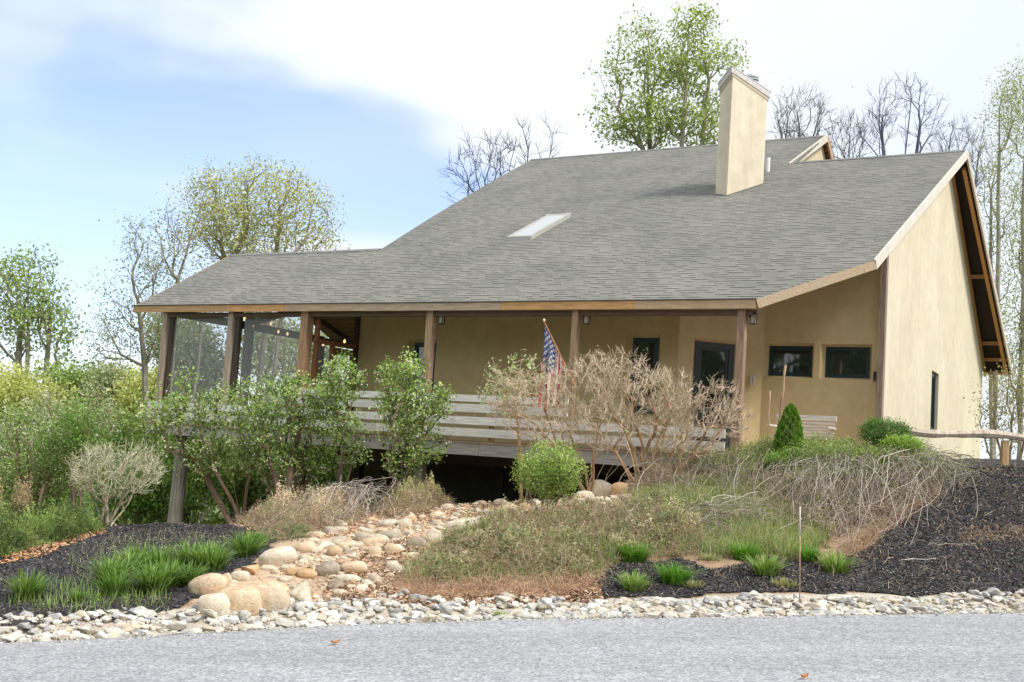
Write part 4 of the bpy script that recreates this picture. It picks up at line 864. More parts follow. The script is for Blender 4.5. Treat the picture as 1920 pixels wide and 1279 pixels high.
# background trees on the left, beyond and under the deck
BG = [(30,760,42,80,70,'yellow',"rounded yellow green tree low on the left edge"),(140,740,48,60,60,'yg',"soft green tree below the far left tall one"),(225,720,46,60,60,'olive',"hazy olive tree behind the airy one"),
 (300,760,44,70,80,'yellow',"yellow green tree just left of the deck corner"),(110,820,38,90,70,'olive',"broad olive thicket tree left of the white blossom shrubs"),(215,830,36,70,80,'yg',"green tree between the blossom shrubs and the deck"),
 (400,690,44,75,90,'dark',"dark evergreen seen through the left porch screen"),(500,660,48,70,90,'olive',"pale budding tree behind the middle porch screen"),(600,680,50,70,90,'olive',"pale budding tree behind the right porch screen"),
 (330,640,50,70,70,'olive',"grey olive tree behind the left end of the porch"),(350,870,34,90,70,'grn',"bright green bush tree under the left end of the deck"),(460,900,36,80,60,'yg',"yellow green bush below the middle of the deck"),(270,920,31,60,60,'grn',"low green bush left of the cedar deck column"),
 (600,880,44,80,50,'yg',"sunlit green thicket seen under the deck"),(560,780,40,90,60,'yg',"green thicket beyond the deck rails"),(40,900,33,80,60,'yg',"green shrubby tree behind the juniper bed")]
PC = dict(yellow=[(.42,.46,.16),(.34,.40,.13),(.48,.50,.22)], yg=[(.24,.34,.10),(.32,.42,.15),(.16,.24,.07)], olive=[(.33,.38,.21),(.40,.43,.28),(.25,.30,.16)], dark=[(.12,.165,.10),(.16,.20,.12),(.09,.12,.07)], grn=[(.18,.31,.07),(.26,.40,.11),(.12,.21,.05)])  # background leaf tones, lightened so distance haze sits in the colour
for px, py, d, rx, ry, kd, lb in BG:
    c = at(px, py, d); gz = H1(c[0], c[1]); b0 = arr(c[0], c[1], gz - .1); s = d / F
    sts = [stem(b0 + arr(R.normal(0, .2), R.normal(0, .2), 0), c + arr(R.normal(0, rx * s * .4), R.normal(0, .3), ry * s * .2), 6, .1) for _ in range(4)]
    es = [(c + R.normal(0, .45, 3) * (rx * s, rx * s * .6, ry * s * .6), arr(rx * s * .6, rx * s * .6, ry * s * .6)) for _ in range(5)]
    sparse = kd == 'olive'
    plant('background_tree', lb, 'tree', None, b0, sts, es, 190 if sparse else 230, 22 if sparse else 36, .0032 * d, PC[kd], rb=.08, r0=.010, seg=.5, spread=.30 if sparse else .36, shell=.2, bark=(.24,.21,.18))
def woods(name, label, pts, n, h, size, cols):
    b = MB(); P = []
    for (x, y, r_, hh) in pts:
        u = nrm(R.normal(0, 1, (n, 3))) * R.uniform(.75, 1, (n, 1)); u[:, 2] = np.abs(u[:, 2]); lump = 1 + .25 * np.sin(u[:, 0] * 5 + x) * np.sin(u[:, 1] * 4 + y); P.append(np.column_stack([x + u[:, 0] * r_ * lump, y + u[:, 1] * r_ * .5, u[:, 2] * hh * lump - 4.5]))
    P = np.concatenate(P); b.leaves(P, size, mixc(cols, len(P), .25), .8); return tag(b.build(name, M['leaf']), label, 'woodland', kind='stuff')
woods('woodland', 'far hazy green woodland along the horizon behind the house', [(x, 85 + 12 * math.sin(x * .7), 9, 9 + 2.5 * math.sin(x * 1.3)) for x in range(-75, 75, 7)], 1500, 8, .62, [(.24,.30,.16),(.32,.36,.2),(.18,.25,.12),(.30,.34,.24)])
woods('undergrowth', 'rough green undergrowth on the slope below the deck', [(x, y, 2.6, 4.1) for x, y in ((-12,30),(-9.5,33),(-7,31.5),(-4.5,33),(-2,34.5),(-14,35),(-6,29.8),(-16,30),(-11,28),(0,37),(-8,37))], 2400, 3, .16, [(.16,.27,.05),(.22,.34,.08),(.11,.19,.04),(.28,.34,.14)])
# woodland across the road, behind the photographer (seen in the door and window glass)
woods('roadside_woodland', 'trees across the road mirrored in the window and door glass', [(x, -16 + 3 * math.sin(x), 4.5, 17.5) for x in range(-64, 52, 5)], 2600, 8, .8, [(.12,.18,.06),(.2,.26,.1),(.08,.12,.05)])
# white blossoming shrubs at left
def shrub(px, py, d, sp, ells_px, label, natt=170, leafn=26, cols=GRN, ls=.045, bl=60, rb=.035, group=None, nst=5, name='flowering_shrub', spread=.13, cth=None, **k):
    b0 = G(px, py) if d is None else arr(*at(px, py, d)[:2], 0); b0[2] = H1(b0[0], b0[1]) - .03; d = b0[1]
    es = [ell(*q, d, dz=.55) for q in ells_px]
    sts = []
    for i in range(nst):
        q = at(px + (i - (nst - 1) / 2) * sp, py - abs(py - ells_px[0][1]) * R.uniform(.35, .6), d) + arr(0, R.normal(0, .15), 0); sts.append(stem(b0 + arr(R.normal(0, .08), R.normal(0, .08), 0), q, 5, .05))
    return plant(name, label, 'shrub', group, b0, sts, es, natt, leafn, ls, cols, rb=rb, r0=k.pop('r0', .004), seg=k.pop('seg', .16), spread=spread, shell=k.pop('shell', .25), blossom=bl, bsize=.036, bark=k.pop('bark', (.22,.16,.12)), cthin=cth, parts=('stems', 'foliage'), toplight=.55, **k)
shrub(60, 940, 25, 18, [(50,850,80,75),(20,790,50,40),(100,880,50,50)], 'pale green shrub with white blossom sprays at the left edge', 260, 22, [(.20,.30,.10),(.28,.36,.16),(.14,.22,.06)], .06, 260)
shrub(150, 940, 24.5, 10, [(150,800,45,50),(160,860,45,60),(120,830,40,60)], 'darker green shrub with a few white flowers left of the pale bare bush', 240, 26, [(.09,.17,.04),(.13,.24,.05),(.18,.30,.07)], .055, 60)
shrub(70, 900, 27, 10, [(80,770,25,35),(190,790,30,40),(175,760,22,40)], 'tall thin shrub tipped with cream blossom spikes', 140, 14, [(.30,.34,.18),(.24,.30,.12)], .06, 240)
# three shrubs in front of the deck
GS = [(.14,.23,.05),(.20,.31,.08),(.29,.41,.13),(.07,.13,.035),(.36,.47,.19)]
shrub(455, 940, 24.3, 34, [(330,800,60,55),(300,770,45,45),(420,770,60,50),(440,850,70,45),(345,730,22,40),(380,850,50,40)], 'wide green flowering shrub in front of the left end of the deck', 380, 15, GS, .070, 420, .06, nst=6, spread=.085)
shrub(540, 925, 24.0, 26, [(490,740,55,45),(560,740,55,45),(530,810,70,50),(600,800,50,45),(520,870,70,35),(480,800,50,50),(590,870,45,30)], 'dense green flowering shrub at the middle of the deck front', 400, 15, GS, .070, 300, .065, nst=6, spread=.085)
shrub(640, 920, 23.6, 14, [(645,710,42,50),(620,740,40,40),(650,800,38,32),(660,850,30,28)], 'upright green flowering shrub rising above the rail beside the screened porch', 200, 17, GS, .068, 170, .045, nst=4, spread=.085)
shrub(755, 915, 22.3, 14, [(735,720,38,48),(790,760,55,48),(750,790,48,55),(815,745,35,35),(790,830,45,45),(775,690,22,32),(760,860,40,32)], 'green flowering shrub with bare lower stems in front of the fourth porch post', 350, 16, GS, .068, 280, .045, nst=6, spread=.08)
# bare shrubs
TN = (.43,.28,.16); TN2 = (.60,.48,.36)
def bare(px, py, d, ells_px, label, natt, sp, rb=.035, c=TN, c2=TN2, r0=.0033, et=5, nst=8, leafn=0, cols=None, spread=.16, name='bare_shrub', ls=.05, dz=.7, zb=None):
    b0 = arr(*at(px, py, d)[:2], 0); b0[2] = H1(b0[0], b0[1]) - .03 if zb is None else zb; es = [ell(*q, d, dz=dz) for q in ells_px]; sts = []
    for i in range(nst):
        q = at(px + (i - (nst - 1) / 2) * sp, py - abs(py - ells_px[0][1]) * R.uniform(.4, .65), d) + arr(0, R.normal(0, .25), 0); sts.append(stem(b0 + arr(R.normal(0, .07), R.normal(0, .07), 0), q, 6, .06))
    return plant(name, label, 'shrub', None, b0, sts, es, natt, leafn, ls, cols or OLV, rb=rb, r0=r0, seg=.14, spread=spread, shell=.5, bark=c, cthin=c2, extra_tip=et, parts=('stems', 'foliage'), curve=.15)
bare(1110, 910, 20.6, [(1010,765,90,75),(960,740,50,50),(1080,730,80,60),(1120,700,60,40),(1060,800,80,50)], 'large tan bare shrub with a few young leaves hiding the porch flag', 560, 20, nst=9, leafn=1, cols=[(.30,.38,.17),(.40,.44,.26)], ls=.045)
bare(1200, 888, 20.2, [(1200,745,85,70),(1250,740,55,55),(1170,700,70,40),(1140,800,60,50),(1250,810,50,40)], 'tallest reddish bare shrub in front of the narrow porch window', 560, 20, nst=9, leafn=1, cols=[(.32,.38,.2),(.44,.40,.28)], ls=.035)
bare(1255, 895, 19.9, [(1340,760,50,50),(1320,790,60,45),(1370,790,35,40),(1300,830,60,35)], 'low spreading bare shrub in front of the glass door', 260, 26, nst=6)
o = bare(985, 905, 20.9, [(940,740,45,45),(985,690,40,30),(920,700,22,30)], 'small leafing twiggy shrub at the left side of the bare ones', 60, 10, nst=3, leafn=7, cols=[(.30,.40,.18),(.38,.46,.26)], ls=.075, et=2, spread=.1)
bare(205, 978, 20.5, [(215,885,78,52),(170,880,40,40),(260,880,40,45)], 'pale round leafless bush standing in the left mulch bed', 420, 16, rb=.03, c=(.42,.36,.26), c2=(.52,.50,.36), nst=7, r0=.0038, et=4, leafn=3, cols=[(.36,.40,.18)], ls=.03)
# round bush
shrub(1020, 968, None, 9, [(1030,868,56,40),(1010,890,48,36),(1060,885,38,36),(1035,910,40,30)], 'round bright green bush at the top of the creek bed', 400, 24, [(.20,.31,.08),(.27,.38,.11),(.13,.21,.05),(.33,.43,.15)], .038, 0, .018, name='round_bush', nst=9, spread=.07, seg=.1, r0=.003)
# dwarf conifer
def conifer(px, pyb, pyt, wpx, d):
    b0 = at(px, pyb, d); h = (pyb - pyt) * d / F; w_ = wpx * d / F / 2; root = empty('dwarf_conifer', b0, label='small dense bright green cone shaped conifer in front of the bench', cat='conifer')
    b = MB(); b.tube([(0, 0, 0), (0.01, 0, h * .8)], [.035, .008], 8, (.2, .13, .09)); b.build('trunk', M['bark'], root)
    n = 26000; z = R.uniform(0, 1, n) ** 1.15; a = R.uniform(0, 2 * math.pi, n); prof = np.interp(z, [0, .12, .3, .55, .8, .93, 1], [.8, 1, 1, .86, .58, .34, .05]); lump = 1 + .13 * np.sin(a * 5 + z * 17) * np.sin(z * 24 + a * 2) + .07 * np.sin(a * 11 - z * 31)
    rr_ = w_ * prof * lump * R.uniform(.72, 1, n) ** .5; C = np.column_stack([np.cos(a) * rr_, np.sin(a) * rr_, z * h]); dd = np.column_stack([np.cos(a), np.sin(a), np.full(n, .7)])
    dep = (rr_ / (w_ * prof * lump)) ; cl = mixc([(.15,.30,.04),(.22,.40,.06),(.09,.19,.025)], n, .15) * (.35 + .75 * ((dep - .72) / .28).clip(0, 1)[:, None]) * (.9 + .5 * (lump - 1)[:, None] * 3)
    b = MB(); b.leaves(C, .028, np.clip(cl, 0, 1), .4, .3, dd); b.build('foliage', M['leaf'], root)
conifer(1478, 872, 757, 54, 19.5)
def box_bush(cx, cy, rx, ry, d, label, cols, n=230, lf=40):
    c = at(cx, cy, d); s = d / F; gz = H1(c[0], c[1]); b0 = arr(c[0], c[1], gz - .03); c = c.copy(); c[2] = max(c[2], gz + .05); es = [(c, arr(rx * s, rx * s * .7, ry * s)), (c + arr(rx * s * .4, 0, ry * s * .1), arr(rx * s * .6, rx * s * .6, ry * s * .8)), (c - arr(rx * s * .4, 0, 0), arr(rx * s * .6, rx * s * .6, ry * s * .85))]
    plant('boxwood_bush', label, 'shrub', None, b0, [stem(b0, c + arr(q * rx * s * .5, 0, -ry * s * .2), 4, .03) for q in (-1, -.4, .3, 1)], es, n, lf, .03, cols, rb=.014, r0=.003, seg=.1, spread=.055, shell=.55, bark=(.25,.2,.15), parts=('stems', 'foliage'))
box_bush(1660, 812, 44, 26, 19.9, 'clipped dark green boxwood beside the gable corner post', [(.10,.20,.05),(.15,.27,.07),(.07,.14,.04)])
box_bush(1694, 838, 34, 18, 19.3, 'yellow green boxwood lower and right of the darker one', [(.20,.32,.06),(.27,.40,.09)])
box_bush(1640, 858, 40, 14, 19.2, 'low loose green bush behind the weeping mound', [(.18,.27,.07),(.24,.34,.1)])
box_bush(1540, 848, 75, 22, 19.3, 'loose leafy shrub in front of the garden bench', [(.20,.29,.09),(.27,.36,.13),(.15,.22,.06)], 200, 20)
box_bush(1475, 866, 40, 18, 19.3, 'small green shrub at the foot of the conifer', [(.17,.29,.06),(.23,.36,.09)])

# ------------------------------------------------------------------ ground cover, grasses, brush
def cellhash(P, s, seed, j=.035):
    q = np.floor((P + R.normal(0, j, P.shape))[:, :2] / s); h = np.sin(q[:, 0] * 127.1 + q[:, 1] * 311.7 + seed * 17.3) * 43758.5453; return h - np.floor(h)
def cellcol(P, cols, w_, seed, s, n):
    c = np.asarray(cols, float); w_ = np.full(len(c), 1 / len(c)) if w_ is None else np.asarray(w_); k = np.searchsorted(np.cumsum(w_), cellhash(P, s, seed + 5, .045).clip(0, .9999)).clip(0, len(c) - 1)
    rnd = R.uniform(0, 1, n) < .35; k[rnd] = R.choice(len(c), rnd.sum(), p=w_ / w_.sum()); br = .75 + .5 * cellhash(P, s * 2.3, seed + 9, .08)
    return c[k] * br[:, None] * (1 + R.normal(0, .15, (n, 1)))
def hummocks(poly, n, hgt, top):
    A = abs(sum(poly[i][0] * poly[(i + 1) % len(poly)][1] - poly[(i + 1) % len(poly)][0] * poly[i][1] for i in range(len(poly)))) / 2; K = max(12, int(A * 9)); C = scatter(poly, K, .03); tc = top(C)
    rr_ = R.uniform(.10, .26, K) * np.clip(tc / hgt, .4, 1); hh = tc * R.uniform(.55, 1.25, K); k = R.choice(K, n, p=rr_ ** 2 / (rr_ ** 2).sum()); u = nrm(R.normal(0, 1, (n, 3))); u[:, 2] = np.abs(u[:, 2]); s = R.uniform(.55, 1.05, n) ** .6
    P = C[k] + u * s[:, None] * np.column_stack([rr_[k], rr_[k], hh[k]]) * (1 + .2 * np.sin(u[:, 0] * 7 + k))[:, None]; sh = (.30 + .62 * (u[:, 2] * s)) * (.8 + .4 * (s > .85)) * (1 + .12 * u[:, 0]); return P, sh * 1.15, k, C  # sh: shading by height and side, painted into each cushion's leaf colour
def cover(name, label, cat, px, n, hgt, lsize, cols, lw=None, twigs=0, tcol=((.42,.34,.27),), tl=.22, seed=0, lump=.6, poly=None, asp=.45, blades=0, bcols=None, edge=.35, kind='stuff', tr=.0022):
    poly = gpoly(px) if poly is None else poly; b = MB(); bt = MB(); cs_ = (.13, .13, 9.); ctr = poly.mean(0)
    def top(P):
        l = .40 + lump * (.5 + .5 * np.sin(P[:, 0] * 11 + seed + 2 * np.sin(P[:, 1] * 7)) * np.sin(P[:, 1] * 9.3 - P[:, 0] * 4)) * .35 + lump * (.5 + .5 * np.sin(P[:, 0] * 4.1 + 1.3 * np.sin(P[:, 1] * 3.3 + seed)) * np.sin(P[:, 1] * 3.7 + P[:, 0] * 1.1 + seed)) * .8
        dmin = np.full(len(P), 9.)
        for i in range(len(poly)):
            a, c = poly[i], poly[(i + 1) % len(poly)]; e = c - a; t_ = np.clip(((P[:, :2] - a) @ e) / (e @ e + 1e-9), 0, 1); dmin = np.minimum(dmin, np.linalg.norm(P[:, :2] - a - e * t_[:, None], axis=1))
        return hgt * l * np.clip(dmin / edge, .12, 1) ** .6
    P = scatter(poly, n, .06); hv = cellhash(P, .19, seed); T = top(P) * (.65 + .6 * hv); hum = None
    if hgt > .15: hum = hummocks(poly, n, hgt, top)
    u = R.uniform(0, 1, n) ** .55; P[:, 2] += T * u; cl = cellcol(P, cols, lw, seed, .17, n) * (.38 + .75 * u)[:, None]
    pat = .5 + .5 * np.sin(P[:, 0] * 2.3 + seed) * np.sin(P[:, 1] * 2.9 + P[:, 0] + seed * 2); cl = cl * (.85 + .3 * pat)[:, None]
    if hum is not None:
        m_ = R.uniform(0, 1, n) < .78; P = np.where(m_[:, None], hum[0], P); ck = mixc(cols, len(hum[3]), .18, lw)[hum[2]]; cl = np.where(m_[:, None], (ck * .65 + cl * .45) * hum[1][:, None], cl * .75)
    b.leaves(P, lsize, np.clip(cl, 0, 1), asp, .4)
    if twigs:
        Q = scatter(poly, twigs, .06); T = top(Q); Q[:, 2] += T * R.uniform(.0, .8, twigs); d = nrm(R.normal(0, 1, (twigs, 3)) * (1, 1, .45) + arr(0, 0, .45)); L = tl * R.uniform(.4, 1.3, (twigs, 1))
        m_ = Q + d * L * .5 + arr(0, 0, 1) * L * .12 + R.normal(0, .02, Q.shape); bt.tubes(np.stack([Q, m_, Q + d * L - arr(0, 0, 1) * L * .08], 1), np.tile([tr, tr * .85, tr * .5], (twigs, 1)), 3, mixc(tcol, twigs, .2)); b.v += bt.v; b.c += bt.c; b.f += [f + b.n for f in bt.f]; b.n += bt.n
    if blades:
        Q = scatter(poly, blades, .05); blade(b, Q, .5 * hgt + .12, .0035, bcols)
    return tag(b.build(name, M['leaf']), label, cat, kind=kind)
def blade(b, Q, L, w, cols, spread=.5, bend=.5, k=4, dirs=None):
    n = len(Q); L = L * R.uniform(.55, 1.2, (n, 1)); a = R.uniform(0, 2 * math.pi, n); h = np.column_stack([np.cos(a), np.sin(a), 0 * a]) if dirs is None else dirs
    s = R.uniform(.1, 1, (n, 1)) * spread; side = np.column_stack([-h[:, 1], h[:, 0], 0 * a]); rows_ = []
    for i in range(k):
        t_ = i / (k - 1); p = Q + h * L * s * (t_ + bend * t_ * t_) + arr(0, 0, 1) * L * (t_ - bend * .75 * s * t_ ** 2.2); ww = w * (1 - .85 * t_ ** 1.5); rows_ += [p - side * ww, p + side * ww]
    V = np.stack(rows_, 1).reshape(-1, 3); base_ = np.arange(n)[:, None] * 2 * k; f = np.concatenate([base_ + arr(2 * i, 2 * i + 1, 2 * i + 3, 2 * i + 2)[None] for i in range(k - 1)]).astype(int)
    c = mixc(cols, n, .15); cc = np.repeat(c, 2 * k, 0) * np.tile(np.repeat(np.linspace(.6, 1.15, k), 2), n)[:, None]; b.add(V, f, np.clip(cc, 0, 1))
CV = [(.30,.34,.16),(.20,.25,.10),(.42,.38,.26),(.50,.42,.31),(.11,.15,.06)]
GT_ = [(.46,.40,.34),(.36,.30,.26),(.54,.48,.41),(.26,.20,.16)]
TW = [(.44,.36,.28),(.36,.28,.21),(.52,.44,.36),(.30,.20,.14)]
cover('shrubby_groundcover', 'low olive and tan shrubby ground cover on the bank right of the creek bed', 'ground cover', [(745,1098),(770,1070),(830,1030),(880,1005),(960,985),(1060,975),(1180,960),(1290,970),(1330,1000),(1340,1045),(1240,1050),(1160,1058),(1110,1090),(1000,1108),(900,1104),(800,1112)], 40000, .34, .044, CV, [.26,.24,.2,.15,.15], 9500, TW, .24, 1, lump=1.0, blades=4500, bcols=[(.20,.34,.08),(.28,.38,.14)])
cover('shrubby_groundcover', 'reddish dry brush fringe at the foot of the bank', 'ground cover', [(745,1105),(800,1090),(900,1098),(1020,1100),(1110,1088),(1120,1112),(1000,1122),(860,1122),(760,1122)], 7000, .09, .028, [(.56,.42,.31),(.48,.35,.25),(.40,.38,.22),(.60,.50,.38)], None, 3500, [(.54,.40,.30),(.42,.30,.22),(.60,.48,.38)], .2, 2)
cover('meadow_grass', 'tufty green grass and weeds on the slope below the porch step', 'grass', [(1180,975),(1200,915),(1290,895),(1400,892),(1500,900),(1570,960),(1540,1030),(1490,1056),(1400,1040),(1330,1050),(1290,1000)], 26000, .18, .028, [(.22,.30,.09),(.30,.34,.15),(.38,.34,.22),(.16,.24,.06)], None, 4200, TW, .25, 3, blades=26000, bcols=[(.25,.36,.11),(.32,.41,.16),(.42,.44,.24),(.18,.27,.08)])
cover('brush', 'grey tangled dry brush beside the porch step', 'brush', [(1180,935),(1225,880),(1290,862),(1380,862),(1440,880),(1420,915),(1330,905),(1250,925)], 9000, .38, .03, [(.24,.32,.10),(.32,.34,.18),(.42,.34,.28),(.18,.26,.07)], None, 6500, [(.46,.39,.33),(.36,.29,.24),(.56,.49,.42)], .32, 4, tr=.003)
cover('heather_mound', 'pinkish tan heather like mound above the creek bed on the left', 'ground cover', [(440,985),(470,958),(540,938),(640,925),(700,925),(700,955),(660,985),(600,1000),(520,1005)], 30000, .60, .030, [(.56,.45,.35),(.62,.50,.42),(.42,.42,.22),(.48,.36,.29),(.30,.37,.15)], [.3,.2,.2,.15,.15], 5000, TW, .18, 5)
cover('heather_mound', 'straw coloured twiggy mound with green tips before the dark foundation', 'ground cover', [(690,960),(700,925),(770,918),(835,925),(846,940),(800,965),(740,978)], 30000, .62, .030, [(.58,.48,.34),(.64,.54,.40),(.42,.45,.22),(.48,.37,.28),(.32,.40,.16)], [.3,.25,.2,.1,.15], 4500, TW, .18, 6)
cover('green_undershrub', 'fresh green low shrubs at the feet of the deck shrubs', 'ground cover', [(570,930),(600,905),(700,895),(800,905),(810,925),(700,935),(620,940)], 14000, .45, .04, GRN, None, 900, TW, .25, 7)
cover('green_undershrub', 'bluish green weeds spilling over the left mulch edge', 'ground cover', [(480,1000),(500,985),(560,985),(600,1005),(560,1020),(500,1015)], 6000, .22, .03, [(.22,.30,.14),(.30,.36,.2),(.16,.24,.1)], None, 500, TW, .2, 8)
cover('sand_weeds', 'dry twigs and stems scattered over the mulch slope', 'twigs', None, 10, .03, .02, TW, None, 900, [(.50,.40,.30),(.60,.52,.42),(.36,.26,.18)], .16, 9, poly=PM_R, tr=.003)
cover('straw_patches', 'pale dry grass wisps on the right mulch slope', 'dry grass', [(1790,1010),(1830,990),(1930,985),(1960,1000),(1900,1015),(1820,1025)], 300, .04, .03, [(.50,.40,.28),(.42,.32,.22)], None, 350, [(.56,.46,.34),(.48,.36,.25)], .12, 10)
cover('straw_patches', 'rust brown litter along the edge of the weeping brush', 'leaf litter', [(1540,1060),(1600,1020),(1660,985),(1745,925),(1765,925),(1740,950),(1680,985),(1620,1045),(1560,1072)], 4500, .05, .032, [(.44,.29,.19),(.34,.23,.16),(.52,.39,.28)], None, 1200, TW, .14, 11)
cover('thin_weeds', 'thin pale weeds sprouting through the left mulch', 'weeds', [(100,1060),(200,1010),(330,1000),(440,1010),(420,1050),(300,1060),(180,1090)], 500, .10, .03, [(.28,.34,.16),(.40,.42,.26)], None, 60, TW, .1, 12, blades=260, bcols=[(.30,.38,.18),(.40,.44,.28)])
cover('thin_weeds', 'straggly weeds near the left roadside stones', 'weeds', [(0,1130),(120,1100),(260,1110),(330,1140),(200,1160),(60,1160)], 300, .08, .03, [(.26,.36,.12)], None, 20, TW, .1, 13, blades=500, bcols=[(.26,.38,.12)])
# junipers at the left edge
JN = [(.12,.19,.06),(.18,.27,.08),(.26,.36,.12),(.07,.11,.04)]
def needlecover(name, label, px, n, hgt, cols, seed, w_=None):
    poly = gpoly(px); P = scatter(poly, n, .05); dmin = np.full(n, 9.)
    for i in range(len(poly)):
        a, c = poly[i], poly[(i + 1) % len(poly)]; e = c - a; t_ = np.clip(((P[:, :2] - a) @ e) / (e @ e + 1e-9), 0, 1); dmin = np.minimum(dmin, np.linalg.norm(P[:, :2] - a - e * t_[:, None], axis=1))
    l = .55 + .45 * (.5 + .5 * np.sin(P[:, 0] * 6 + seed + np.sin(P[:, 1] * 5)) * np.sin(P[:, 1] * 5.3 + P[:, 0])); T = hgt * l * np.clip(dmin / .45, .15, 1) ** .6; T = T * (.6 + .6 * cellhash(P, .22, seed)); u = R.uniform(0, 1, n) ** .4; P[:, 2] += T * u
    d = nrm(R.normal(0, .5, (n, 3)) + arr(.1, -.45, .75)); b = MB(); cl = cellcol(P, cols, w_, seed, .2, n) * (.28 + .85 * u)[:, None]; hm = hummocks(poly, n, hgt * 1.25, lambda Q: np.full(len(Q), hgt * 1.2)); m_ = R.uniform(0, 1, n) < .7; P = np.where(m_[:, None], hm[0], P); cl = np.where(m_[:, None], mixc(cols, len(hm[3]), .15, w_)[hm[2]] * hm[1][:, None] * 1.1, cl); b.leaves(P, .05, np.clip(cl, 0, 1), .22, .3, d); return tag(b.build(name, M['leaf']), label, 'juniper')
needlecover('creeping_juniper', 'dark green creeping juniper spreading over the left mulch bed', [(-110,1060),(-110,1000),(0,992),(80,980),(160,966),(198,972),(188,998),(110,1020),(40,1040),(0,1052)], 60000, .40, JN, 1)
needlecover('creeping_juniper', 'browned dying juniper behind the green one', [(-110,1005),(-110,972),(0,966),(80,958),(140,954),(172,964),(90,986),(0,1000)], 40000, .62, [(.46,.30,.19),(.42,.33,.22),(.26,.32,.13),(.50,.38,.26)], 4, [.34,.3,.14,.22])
needles('juniper_litter', gpoly([(0,1050),(40,1036),(110,1016),(190,992),(200,1000),(115,1030),(50,1050),(10,1062)]), 1600, [(.52,.26,.12),(.44,.24,.13),(.58,.38,.22)], 'orange brown dead needles along the juniper edge', .03)
cover('brush', 'leafy litter and short broken twigs inside the weeping mound', 'brush', [(1400,950),(1420,885),(1500,876),(1620,872),(1735,888),(1750,930),(1690,960),(1600,1000),(1540,1020),(1470,985)], 26000, .34, .036, [(.24,.33,.10),(.15,.21,.06),(.34,.28,.20),(.30,.39,.14),(.10,.09,.06)], None, 6000, GT_, .30, 14, tr=.0035)
# weeping brush mound at the right: arching bare stems
def arcs(name, label, tops, foots, n, r0, cols, leaf=0, lcols=None, hump=.35, lat=.4):
    A = np.array([G(*p) for p in tops]); B_ = np.array([G(*p) for p in foots]); i = R.uniform(0, len(A) - 1.001, n); fi = i.astype(int); fr = (i - fi)[:, None]; P0 = A[fi] * (1 - fr) + A[fi + 1] * fr
    j = np.clip(i / (len(A) - 1) * (len(B_) - 1) + R.normal(0, lat, n), 0, len(B_) - 1.001); fj = j.astype(int); fr = (j - fj)[:, None]; P1 = B_[fj] * (1 - fr) + B_[fj + 1] * fr
    P0 = P0 + R.normal(0, .28, P0.shape) * (1, 1, 0); reach = R.uniform(.2, 1.0, (n, 1)) ** .8; P1 = P0 * (1 - reach) + P1 * reach + R.normal(0, .38, P1.shape) * (1, .8, 0); P1[:, 1] = np.maximum(P1[:, 1], B_[:, 1].min() - .15)
    hz = hump * R.uniform(.15, 1.25, (n, 1)); lift = R.uniform(0, .3, n); dn = R.uniform(.2, 1.0, (n, 1))
    k = np.linspace(0, 1, 11)[None, :, None]; Q = P0[:, None] * (1 - k) + P1[:, None] * k; side = R.normal(0, .30, (n, 1)); sx_ = np.stack([np.ones((n, 11)), np.zeros((n, 11)), np.zeros((n, 11))], -1) * (side * np.sin(np.pi * k[..., 0]))[..., None]; Q = Q + sx_
    Q[..., 2] = H(Q[..., 0], Q[..., 1]) + lift[:, None] * (1 - k[..., 0]) + hz * np.sin(np.pi * (k[..., 0] * (.6 + .4 * dn) + .12)).clip(0) ** .7 + .01
    Q += np.cumsum(R.normal(0, .020, Q.shape), 1); b = MB(); b.tubes(Q, r0 * R.uniform(.5, 1.5, (n, 1)) * np.linspace(1, .45, 11)[None], 4, mixc(cols, n, .2))
    # side twigs
    m_ = n * 4; s_ = R.integers(n, size=m_); t_ = R.integers(2, 8, m_); p = Q[s_, t_]; d = nrm(nrm(Q[s_, t_] - Q[s_, t_ - 1]) + R.normal(0, .8, (m_, 3))); L = R.uniform(.06, .32, (m_, 1)); b.tubes(np.stack([p, p + d * L * .5, p + d * L - arr(0, 0, .25) * L], 1), np.tile([r0 * .5, r0 * .42, r0 * .25], (m_, 1)), 3, mixc(cols, m_, .15))
    root = empty(name, A.mean(0), label=label, cat='shrub'); 
    for q in range(len(b.v)): b.v[q] = b.v[q] - A.mean(0)
    b.build('stems', M['bark'], root)
    if leaf:
        s_ = R.integers(n, size=leaf); t_ = R.integers(0, 6, leaf); p = Q[s_, t_] + R.normal(0, .05, (leaf, 3)) - A.mean(0); b = MB(); b.leaves(p, .03, mixc(lcols, leaf, .18), .5); b.build('foliage', M['leaf'], root)
GT = [(.36,.30,.26),(.28,.24,.21),(.48,.43,.38),(.24,.18,.14)]
LC = [(.24,.33,.09),(.32,.38,.15),(.18,.27,.06)]
arcs('weeping_shrub', 'large mound of grey weeping bare stems arching down to the right mulch slope', [(1530,905),(1580,895),(1640,892),(1695,895),(1725,902)], [(1500,1000),(1560,1025),(1630,1000),(1700,960),(1775,920)], 700, .0055, GT, 15000, LC, .30)
arcs('weeping_shrub', 'middle mound of weeping stems laced with fresh green leaves', [(1420,890),(1460,878),(1510,874),(1560,874),(1610,874)], [(1370,950),(1420,970),(1480,990),(1540,1010),(1590,1010)], 170, .005, GT, 30000, LC, .33)
arcs('weeping_shrub', 'tangle of dry drooping stems just left of the middle mound', [(1270,890),(1310,878),(1360,872),(1420,876)], [(1230,950),(1300,955),(1370,945),(1440,950)], 150, .005, GT, 10000, LC, .30)
arcs('weeping_shrub', 'small heap of fallen grey stems on the grassy slope', [(1200,1000),(1260,985),(1330,975),(1400,975)], [(1190,1030),(1270,1035),(1350,1020),(1420,1010)], 150, .0045, GT, 900, LC, .14)
